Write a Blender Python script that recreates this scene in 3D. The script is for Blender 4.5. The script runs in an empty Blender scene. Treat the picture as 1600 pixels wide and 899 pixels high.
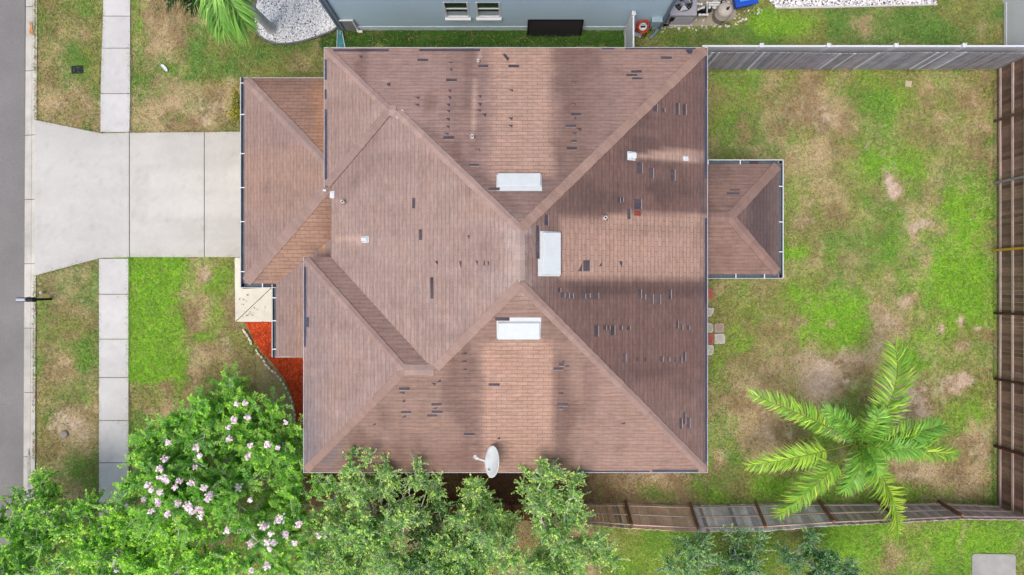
import bpy, bmesh, math, random
import numpy as np
from mathutils import Vector, Matrix

# ------------------------------------------------------------------ camera, sky, sun, exposure
S = bpy.context.scene
COL = S.collection
H = 26.0                      # flying height of the camera (m)
FPX = 1040.0                  # focal length in pixels of the 1600 px wide photograph
cd = bpy.data.cameras.new('camera'); cam = bpy.data.objects.new('camera', cd); COL.objects.link(cam)
cam.location = (0, 0, H); cam.rotation_euler = (0, 0, 0)
cd.sensor_width = 36; cd.lens = 36 * FPX / 1600; cd.clip_end = 2000; cd.clip_start = 0.1
S.camera = cam
SUN_EL, SUN_AZ = math.radians(70), math.radians(220)     # azimuth clockwise from +Y
w = bpy.data.worlds.new('World'); S.world = w; w.use_nodes = True
nt = w.node_tree; bg = nt.nodes['Background']
sky = nt.nodes.new('ShaderNodeTexSky'); sky.sky_type = 'NISHITA'; sky.sun_disc = False
sky.sun_elevation = SUN_EL; sky.sun_rotation = SUN_AZ
sky.air_density = 1.0; sky.dust_density = 5.0; sky.ozone_density = 0.6
nt.links.new(sky.outputs[0], bg.inputs[0]); bg.inputs[1].default_value = 0.15
sl = bpy.data.lights.new('sun', 'SUN'); sun = bpy.data.objects.new('sun', sl); COL.objects.link(sun)
sl.energy = 1.3; sl.angle = math.radians(36); sl.color = (1.0, 0.95, 0.88)
sd = Vector((math.sin(SUN_AZ) * math.cos(SUN_EL), math.cos(SUN_AZ) * math.cos(SUN_EL), math.sin(SUN_EL)))
sun.rotation_euler = sd.to_track_quat('Z', 'Y').to_euler()
V = S.view_settings
S.display_settings.display_device = 'sRGB'
V.view_transform = 'Standard'; V.look = 'None'; V.gamma = 1; V.use_curve_mapping = False
V.exposure = 0.40
S.cycles.diffuse_bounces = 8; S.cycles.transmission_bounces = 12; S.cycles.max_bounces = 14
KA = 1.45                     # photo brightness over surface albedo

# ------------------------------------------------------------------ helpers
def lin(c):
    c = np.asarray(c, float) / 255.0
    return np.where(c <= 0.04045, c / 12.92, ((c + 0.055) / 1.055) ** 2.4)
def A(r, g, b, k=None):
    return lin((r, g, b)) / (k or KA)
def at(px, py, z=0.0):
    s = (H - z) / FPX
    return Vector(((px - 800) * s, (449.5 - py) * s, z))
def topx(x, y, z):
    s = FPX / (H - z)
    return 800 + x * s, 449.5 - y * s
def smooth(e0, e1, x):
    t = np.clip((x - e0) / (e1 - e0), 0, 1)
    return t * t * (3 - 2 * t)
_tabs = {}
def vnoise(x, y, seed=0):
    if seed not in _tabs:
        _tabs[seed] = np.random.RandomState(seed + 11).rand(256, 256)
    T = _tabs[seed]
    xi = np.floor(x).astype(int); yi = np.floor(y).astype(int)
    fx = x - xi; fy = y - yi
    fx = fx * fx * (3 - 2 * fx); fy = fy * fy * (3 - 2 * fy)
    a = T[xi % 256, yi % 256]; b = T[(xi + 1) % 256, yi % 256]
    c = T[xi % 256, (yi + 1) % 256]; d = T[(xi + 1) % 256, (yi + 1) % 256]
    return (a * (1 - fx) + b * fx) * (1 - fy) + (c * (1 - fx) + d * fx) * fy
def fbm(x, y, seed=0, octv=4, gain=0.55):
    r = 0; amp = 1; tot = 0
    for k in range(octv):
        r = r + amp * vnoise(x * 2 ** k + 17.3 * k, y * 2 ** k + 5.1 * k, seed + k)
        tot += amp; amp *= gain
    return r / tot

def tag(o, label=None, cat=None, group=None, kind=None):
    if label: o['label'] = label
    if cat: o['category'] = cat
    if group: o['group'] = group
    if kind: o['kind'] = kind
    return o
def empty(name, loc, label, cat, group=None):
    o = bpy.data.objects.new(name, None); COL.objects.link(o); o.location = loc
    o.empty_display_size = 0.2
    return tag(o, label, cat, group)
def link(name, me, parent=None):
    o = bpy.data.objects.new(name, me); COL.objects.link(o)
    if parent is not None:
        o.parent = parent
        L = Vector((0, 0, 0)); p = parent
        while p is not None:
            L += p.location; p = p.parent
        o.location = -L                      # meshes are built in world coordinates
    return o
def npmesh(name, verts, faces, mat, parent=None, colors=None, uvs=None, smooth_=False):
    """faces: (M,3) or (M,4) int array; colors per vertex"""
    verts = np.asarray(verts, np.float32); faces = np.asarray(faces, np.int32)
    me = bpy.data.meshes.new(name); n = len(verts); m, k = faces.shape
    me.vertices.add(n); me.vertices.foreach_set('co', verts.ravel())
    me.loops.add(m * k); me.loops.foreach_set('vertex_index', faces.ravel())
    me.polygons.add(m); me.polygons.foreach_set('loop_start', np.arange(0, m * k, k, dtype=np.int32))
    if smooth_: me.polygons.foreach_set('use_smooth', np.ones(m, bool))
    if colors is not None:
        a = me.attributes.new('Col', 'FLOAT_COLOR', 'POINT')
        c = np.ones((n, 4), np.float32); c[:, :3] = colors
        a.data.foreach_set('color', c.ravel())
    me.update(calc_edges=True)
    if mat: me.materials.append(mat)
    return link(name, me, parent)

class MB:
    """collects shapes (world coordinates) and links them as one mesh object"""
    def __init__(s): s.v = []; s.f = []; s.m = []; s.c = []; s.sm = []
    def add(s, vs, fs, mi=0, col=(1, 1, 1), sm=False):
        o = len(s.v); s.v += [tuple(v) for v in vs]; s.c += [tuple(col)] * len(vs)
        for f in fs: s.f.append(tuple(i + o for i in f)); s.m.append(mi); s.sm.append(sm)
    def box(s, c, size, rz=0.0, mi=0, col=(1, 1, 1), M=None):
        hx, hy, hz = size[0] / 2, size[1] / 2, size[2] / 2
        R = M if M is not None else Matrix.Rotation(rz, 3, 'Z'); c = Vector(c)
        vs = [c + R @ Vector((x * hx, y * hy, z * hz)) for z in (-1, 1) for (x, y) in ((-1, -1), (1, -1), (1, 1), (-1, 1))]
        s.add(vs, [(3, 2, 1, 0), (4, 5, 6, 7), (0, 1, 5, 4), (1, 2, 6, 5), (2, 3, 7, 6), (3, 0, 4, 7)], mi, col)
    def bar(s, p, q, wd, ht, mi=0, col=(1, 1, 1), up=(0, 0, 1)):
        p = Vector(p); q = Vector(q); d = (q - p); L = d.length; d = d / L
        u = Vector(up); side = d.cross(u)
        if side.length < 1e-4: side = d.cross(Vector((0, 1, 0)))
        side.normalize(); u = side.cross(d)
        M = Matrix((d, side, u)).transposed()
        s.box((p + q) / 2, (L, wd, ht), M=M, mi=mi, col=col)
    def tube(s, pts, rads, n=8, mi=0, col=(1, 1, 1), cap=True):
        pts = [Vector(p) for p in pts]
        if not hasattr(rads, '__len__'): rads = [rads] * len(pts)
        vs = []; ref = Vector((0.31, 0.17, 0.93))
        for i, p in enumerate(pts):
            d = (pts[min(i + 1, len(pts) - 1)] - pts[max(i - 1, 0)])
            if d.length < 1e-6: d = Vector((0, 0, 1))
            d.normalize(); a = d.cross(ref)
            if a.length < 1e-3: a = d.cross(Vector((1, 0, 0)))
            a.normalize(); b = d.cross(a)
            for k in range(n):
                t = 2 * math.pi * k / n
                vs.append(p + (a * math.cos(t) + b * math.sin(t)) * rads[i])
        fs = [(i * n + k, i * n + (k + 1) % n, (i + 1) * n + (k + 1) % n, (i + 1) * n + k) for i in range(len(pts) - 1) for k in range(n)]
        if cap: fs += [tuple(range(n)), tuple(reversed(range((len(pts) - 1) * n, len(pts) * n)))]
        s.add(vs, fs, mi, col, True)
    def lathe(s, c, prof, n=24, mi=0, col=(1, 1, 1), M=None, sm=True):
        R = M if M is not None else Matrix.Identity(3); c = Vector(c); vs = []
        for (r, z) in prof:
            for k in range(n):
                t = 2 * math.pi * k / n
                vs.append(c + R @ Vector((r * math.cos(t), r * math.sin(t), z)))
        fs = [(i * n + k, i * n + (k + 1) % n, (i + 1) * n + (k + 1) % n, (i + 1) * n + k) for i in range(len(prof) - 1) for k in range(n)]
        s.add(vs, fs, mi, col, sm)
    def prism(s, poly, z0, z1, mi=0, col=(1, 1, 1)):
        n = len(poly); vs = [(p[0], p[1], z0) for p in poly] + [(p[0], p[1], z1) for p in poly]
        a = sum(poly[i][0] * poly[(i + 1) % n][1] - poly[(i + 1) % n][0] * poly[i][1] for i in range(n))
        fs = [tuple(range(n, 2 * n)), tuple(reversed(range(n)))] + [(i, (i + 1) % n, n + (i + 1) % n, n + i) for i in range(n)]
        if a < 0: fs = [tuple(reversed(f)) for f in fs]
        s.add(vs, fs, mi, col)
    def build(s, name, mats, parent=None, bevel=0.0):
        me = bpy.data.meshes.new(name); me.from_pydata(s.v, [], s.f)
        for m in (mats if isinstance(mats, (list, tuple)) else [mats]): me.materials.append(m)
        me.polygons.foreach_set('material_index', s.m); me.polygons.foreach_set('use_smooth', s.sm)
        a = me.attributes.new('Col', 'FLOAT_COLOR', 'POINT')
        c = np.ones((len(s.v), 4), np.float32); c[:, :3] = np.array(s.c); a.data.foreach_set('color', c.ravel())
        me.update()
        o = link(name, me, parent)
        if bevel:
            b = o.modifiers.new('bevel', 'BEVEL'); b.width = bevel; b.segments = 2; b.limit_method = 'ANGLE'
        return o

# ------------------------------------------------------------------ materials
def nodes(m):
    m.use_nodes = True; t = m.node_tree
    return t, t.nodes, t.links, t.nodes['Principled BSDF']
def mix(t, mode, fac, a, b):
    n = t.nodes.new('ShaderNodeMix'); n.data_type = 'RGBA'; n.blend_type = mode; n.clamp_result = False
    for sock, val in ((n.inputs[0], fac), (n.inputs[6], a), (n.inputs[7], b)):
        if hasattr(val, 'links') or isinstance(val, bpy.types.NodeSocket): t.links.new(val, sock)
        else: sock.default_value = val if not hasattr(val, '__len__') else (*val[:3], 1)
    return n.outputs[2]
def noise_(t, scale, detail=4, rough=0.6, vec=None, obj=True):
    n = t.nodes.new('ShaderNodeTexNoise'); n.inputs['Scale'].default_value = scale
    n.inputs['Detail'].default_value = detail; n.inputs['Roughness'].default_value = rough
    if vec is None:
        tc = t.nodes.new('ShaderNodeTexCoord'); vec = tc.outputs['Object']
    t.links.new(vec, n.inputs['Vector'])
    return n
def ramp(t, src, lo, hi, a, b):
    n = t.nodes.new('ShaderNodeMapRange'); n.inputs[1].default_value = lo; n.inputs[2].default_value = hi
    n.inputs[3].default_value = a; n.inputs[4].default_value = b
    t.links.new(src, n.inputs[0]); return n.outputs[0]
def gray(t, val):
    c = t.nodes.new('ShaderNodeCombineColor')
    for i in range(3): t.links.new(val, c.inputs[i])
    return c.outputs[0]
def gray_v(t, v): return v
def bump(t, P, src, strength=0.3, dist=0.02):
    b = t.nodes.new('ShaderNodeBump'); b.inputs['Strength'].default_value = strength; b.inputs['Distance'].default_value = dist
    t.links.new(src, b.inputs['Height']); t.links.new(b.outputs[0], P.inputs['Normal'])
def mat(name, c, rough=0.6, n1=(3, .18), n2=(40, .12), metal=0.0, bmp=0.0, attr=False, spec=0.3):
    m = bpy.data.materials.new(name); t, N, L, P = nodes(m)
    P.inputs['Roughness'].default_value = rough; P.inputs['Metallic'].default_value = metal
    P.inputs['Specular IOR Level'].default_value = spec
    a = noise_(t, n1[0]); b = noise_(t, n2[0], 3)
    fa = gray(t, ramp(t, a.outputs[0], .25, .75, 1 - n1[1], 1 + n1[1])); fb = gray(t, ramp(t, b.outputs[0], .25, .75, 1 - n2[1], 1 + n2[1]))
    base = tuple(float(x) for x in c)
    if attr:
        an = N.new('ShaderNodeAttribute'); an.attribute_name = 'Col'
        base = mix(t, 'MULTIPLY', 1.0, an.outputs['Color'], base)
    o = mix(t, 'MULTIPLY', 1.0, mix(t, 'MULTIPLY', 1.0, base, fa), fb)
    L.new(o, P.inputs['Base Color'])
    if bmp: bump(t, P, b.outputs[0], bmp, 0.02)
    return m
def leaf_mat(name, trans=0.35, rough=0.45):
    m = bpy.data.materials.new(name); t, N, L, P = nodes(m)
    an = N.new('ShaderNodeAttribute'); an.attribute_name = 'Col'
    L.new(an.outputs['Color'], P.inputs['Base Color']); P.inputs['Roughness'].default_value = rough
    P.inputs['Specular IOR Level'].default_value = 0.35
    tr = N.new('ShaderNodeBsdfTranslucent'); L.new(an.outputs['Color'], tr.inputs[0])
    ms = N.new('ShaderNodeMixShader'); ms.inputs[0].default_value = trans
    L.new(P.outputs[0], ms.inputs[1]); L.new(tr.outputs[0], ms.inputs[2])
    L.new(ms.outputs[0], N['Material Output'].inputs[0])
    return m
def concrete(name, c, stain=0.25, warm=0.0):
    m = bpy.data.materials.new(name); t, N, L, P = nodes(m)
    P.inputs['Roughness'].default_value = 0.85; P.inputs['Specular IOR Level'].default_value = 0.2
    an = N.new('ShaderNodeAttribute'); an.attribute_name = 'Col'
    base = mix(t, 'MULTIPLY', 1.0, an.outputs['Color'], tuple(c))
    a = noise_(t, 0.7, 6, .65); b = noise_(t, 60, 3); d = noise_(t, 4, 5, .7)
    o = mix(t, 'MULTIPLY', 1.0, base, gray(t, ramp(t, a.outputs[0], .3, .7, 1 - stain * .5, 1 + stain * .3)))
    o = mix(t, 'MULTIPLY', 1.0, o, gray(t, ramp(t, d.outputs[0], .3, .7, .95, 1.04)))
    o = mix(t, 'MULTIPLY', 1.0, o, gray(t, ramp(t, b.outputs[0], .3, .7, .92, 1.07)))
    L.new(o, P.inputs['Base Color']); bump(t, P, b.outputs[0], .25, .01)
    return m
def roof_mat():
    m = bpy.data.materials.new('asphalt_shingle'); t, N, L, P = nodes(m)
    P.inputs['Roughness'].default_value = 0.9; P.inputs['Specular IOR Level'].default_value = 0.15
    an = N.new('ShaderNodeAttribute'); an.attribute_name = 'Col'
    uv = N.new('ShaderNodeUVMap'); uv.uv_map = 'UVMap'
    br = N.new('ShaderNodeTexBrick'); L.new(uv.outputs[0], br.inputs['Vector'])
    br.inputs['Scale'].default_value = 1; br.inputs['Brick Width'].default_value = .33; br.inputs['Row Height'].default_value = .138
    br.inputs['Mortar Size'].default_value = .011; br.inputs['Mortar Smooth'].default_value = .3; br.inputs['Bias'].default_value = 0
    br.inputs['Color1'].default_value = (.94, .94, .94, 1); br.inputs['Color2'].default_value = (1.06, 1.05, 1.04, 1)
    br.inputs['Mortar'].default_value = (.70, .67, .67, 1); br.offset = .5
    slot = mix(t, 'MIX', an.outputs['Alpha'], (1, 1, 1), br.outputs['Color'])
    sx = N.new('ShaderNodeSeparateXYZ'); L.new(uv.outputs[0], sx.inputs[0])
    fr = N.new('ShaderNodeMath'); fr.operation = 'PINGPONG'; fr.inputs[1].default_value = .069; L.new(sx.outputs[1], fr.inputs[0])
    mpr = N.new('ShaderNodeMapping'); mpr.inputs['Scale'].default_value = (1.1, 7.25, 1); L.new(uv.outputs[0], mpr.inputs['Vector'])
    nr = noise_(t, 1.0, 2, .5, mpr.outputs[0])
    rows = mix(t, 'MIX', ramp(t, nr.outputs[0], .38, .62, 0, 1), (1, 1, 1), gray(t, ramp(t, fr.outputs[0], .003, .022, .78, 1.03)))
    # every course a little different: noise stretched along the course
    mp = N.new('ShaderNodeMapping'); mp.inputs['Scale'].default_value = (.45, 7.25, 1); L.new(uv.outputs[0], mp.inputs['Vector'])
    ns = noise_(t, 1.0, 3, .6, mp.outputs[0])
    mp2 = N.new('ShaderNodeMapping'); mp2.inputs['Scale'].default_value = (3.0, 14.5, 1); L.new(uv.outputs[0], mp2.inputs['Vector'])
    nm = noise_(t, 1.0, 4, .65, mp2.outputs[0]); nh = noise_(t, .9, 4, .6, uv.outputs[0])
    nf = noise_(t, 45, 3, .7, uv.outputs[0]); nb = noise_(t, 1.3, 5, .6, uv.outputs[0])
    o = mix(t, 'MULTIPLY', 1.0, mix(t, 'MULTIPLY', 1.0, an.outputs['Color'], slot), rows)
    o = mix(t, 'MULTIPLY', 1.0, o, gray(t, ramp(t, ns.outputs[0], .3, .7, .90, 1.10)))
    o = mix(t, 'MULTIPLY', 1.0, o, gray(t, ramp(t, nf.outputs[0], .3, .7, .82, 1.18)))
    o = mix(t, 'MULTIPLY', 1.0, o, gray(t, ramp(t, nm.outputs[0], .3, .7, .82, 1.18)))
    o = mix(t, 'MULTIPLY', gray_v(t, ramp(t, nh.outputs[0], .45, .68, 0, .8)), o, (1.03, .99, .95))
    o = mix(t, 'MULTIPLY', 1.0, o, gray(t, ramp(t, nb.outputs[0], .3, .7, .92, 1.08)))
    L.new(o, P.inputs['Base Color'])
    bump(t, P, br.outputs['Fac'], -.4, .008)
    return m
M = {}
M['shingle'] = roof_mat()
M['bare'] = mat('bare_underlayment', A(88, 80, 88), .9, (1.2, .45), (26, .35))
M['lip'] = mat('lifted_shingle_edge', A(190, 172, 166), .9)
M['flash'] = mat('exposed_starter_strip', A(78, 80, 98), .8, (1.2, .35), (20, .2))
M['white_trim'] = mat('white_painted_metal', A(232, 234, 236), .4, (2, .04), (30, .04))
M['gutter_in'] = mat('dark_gutter_trough', A(88, 104, 116), .6, (3, .3), (20, .2))  # darker blue-grey for the inside of the trough
M['wall'] = mat('beige_stucco', A(215, 200, 175), .9, (1, .06), (60, .06), bmp=.2)
M['soffit'] = mat('soffit', A(205, 200, 190), .8)
M['vent'] = mat('painted_metal_vent', A(222, 230, 233), .45, (3, .05), (25, .05))
M['pipe'] = mat('white_pvc', A(236, 234, 228), .4, (3, .05), (25, .05))
M['black'] = mat('black_plastic', A(22, 24, 30), .5, (3, .2), (25, .1))
M['hole'] = mat('dark_hole', (.01, .01, .01), .9)
M['road'] = mat('asphalt', A(140, 138, 138), .95, (.6, .12), (38, .30), bmp=.4, spec=.15)
M['conc'] = concrete('driveway_concrete', A(208, 207, 203), .10)
M['walk'] = concrete('sidewalk_concrete', A(214, 214, 214), .10)
M['kerb'] = concrete('kerb_concrete', A(212, 210, 204), .6)
M['paint_conc'] = concrete('painted_concrete', A(240, 236, 222), .10)
M['blue_wall'] = mat('blue_grey_stucco', A(206, 234, 255), .85, (.6, .05), (70, .06), bmp=.2)
M['blue_trim'] = mat('slate_blue_trim', A(120, 138, 158), .6, (1, .05), (30, .05))
M['glass'] = mat('window_glass', A(26, 62, 40), .2, (2, .3), (10, .1), spec=.25)  # green reflection painted in as the diffuse pane colour
M['grey_roof'] = mat('grey_shingle', A(110, 105, 100), .9)
M['wood'] = mat('weathered_wood', (1, 1, 1), .9, (3, .2), (35, .25), attr=True, spec=.15)
M['vinyl'] = mat('white_vinyl', A(236, 240, 246), .35, (1.5, .03), (20, .02))
M['metal'] = mat('galvanised_metal', A(178, 176, 184), .5, (2, .06), (40, .08))
M['tank'] = mat('beige_tank', A(196, 186, 176), .5, (4, .06), (40, .05))
M['orange'] = mat('orange_hose', A(205, 74, 42), .5, (6, .12), (40, .1))
M['bluebin'] = mat('blue_plastic', A(30, 86, 205), .4, (3, .1), (30, .05))
M['bluelid'] = mat('light_blue_plastic', A(90, 155, 235), .4, (3, .1), (30, .05))
M['teal'] = mat('teal_plastic', A(62, 138, 152), .5, (3, .1), (30, .05))
M['stone'] = mat('white_stone', (1, 1, 1), .8, (8, .12), (50, .1), attr=True)
M['mulch'] = mat('red_mulch', A(206, 82, 46), .95, (3, .2), (32, .45), bmp=.8, spec=.1)
M['mulch_chip'] = mat('red_mulch_chip', (1, 1, 1), .95, attr=True, spec=.1)
M['bark'] = mat('pale_bark', A(238, 234, 224), .9, (5, .2), (40, .2), bmp=.3)
M['palm_bark'] = mat('palm_bark', A(206, 206, 206), .9, (3, .12), (30, .15), bmp=.4)
M['leaf'] = leaf_mat('leaf', .5)
M['frond'] = leaf_mat('frond', .42, .38)
M['flower'] = leaf_mat('petal', .25, .6)
M['grass'] = leaf_mat('grass_blade', .2, .7)
M['paver'] = mat('concrete_paver', (1, 1, 1), .9, (5, .12), (60, .14), attr=True, bmp=.3)
M['new_wood'] = mat('new_yellow_lumber', A(206, 160, 58), .8, (3, .1), (30, .12))
M['dish'] = mat('grey_dish', A(238, 246, 248), .45, (3, .06), (35, .06))
M['bed_soil'] = mat('gravel_soil', A(205, 205, 208), .95, (4, .2), (50, .3))
def ground_mat():
    m = bpy.data.materials.new('lawn_ground'); t, N, L, P = nodes(m)
    P.inputs['Roughness'].default_value = 1.0; P.inputs['Specular IOR Level'].default_value = 0.05
    an = N.new('ShaderNodeAttribute'); an.attribute_name = 'Col'
    a = noise_(t, 7, 5, .7); b = noise_(t, 26, 4, .75)
    o = mix(t, 'MULTIPLY', 1.0, an.outputs['Color'], gray(t, ramp(t, a.outputs[0], .3, .7, .78, 1.2)))
    o = mix(t, 'MULTIPLY', 1.0, o, gray(t, ramp(t, b.outputs[0], .3, .7, .62, 1.34)))
    L.new(o, P.inputs['Base Color']); bump(t, P, b.outputs[0], .5, .03)
    return m
M['ground'] = ground_mat()

# ------------------------------------------------------------------ ground: lawn colours surveyed in photograph pixels (at ground level)
#  region: (x0, y0, x1, y1, greenness, lushness(below 0 dark green, 0 olive .. 1 bright), sand)
REG = [
 (-900, -600, 2600, 1600, .50, .35, 0),
 (20, -200, 182, 200, .42, .22, 0), (182, -200, 385, 225, .34, .25, 0), (300, 40, 520, 122, .70, -.15, 0),
 (20, 385, 180, 800, .34, .25, .0), (180, 380, 300, 620, .78, .78, 0), (290, 380, 385, 560, .50, .50, .0),
 (180, 600, 300, 800, .40, .35, 0), (300, 540, 480, 700, .30, .22, 0), (370, 590, 470, 700, .42, .18, 0),
 (500, 40, 985, 80, 1.0, -.65, 0), (985, -200, 1565, 78, .82, -.10, 0),  # strip between the houses: house shade painted in as darker green
 (1105, 100, 1560, 800, .50, .42, 0), (480, 735, 1110, 795, .10, .1, 0),
 (480, 795, 960, 1200, .3, .25, 0), (940, 815, 1700, 1200, .70, .45, 0),
]
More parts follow.
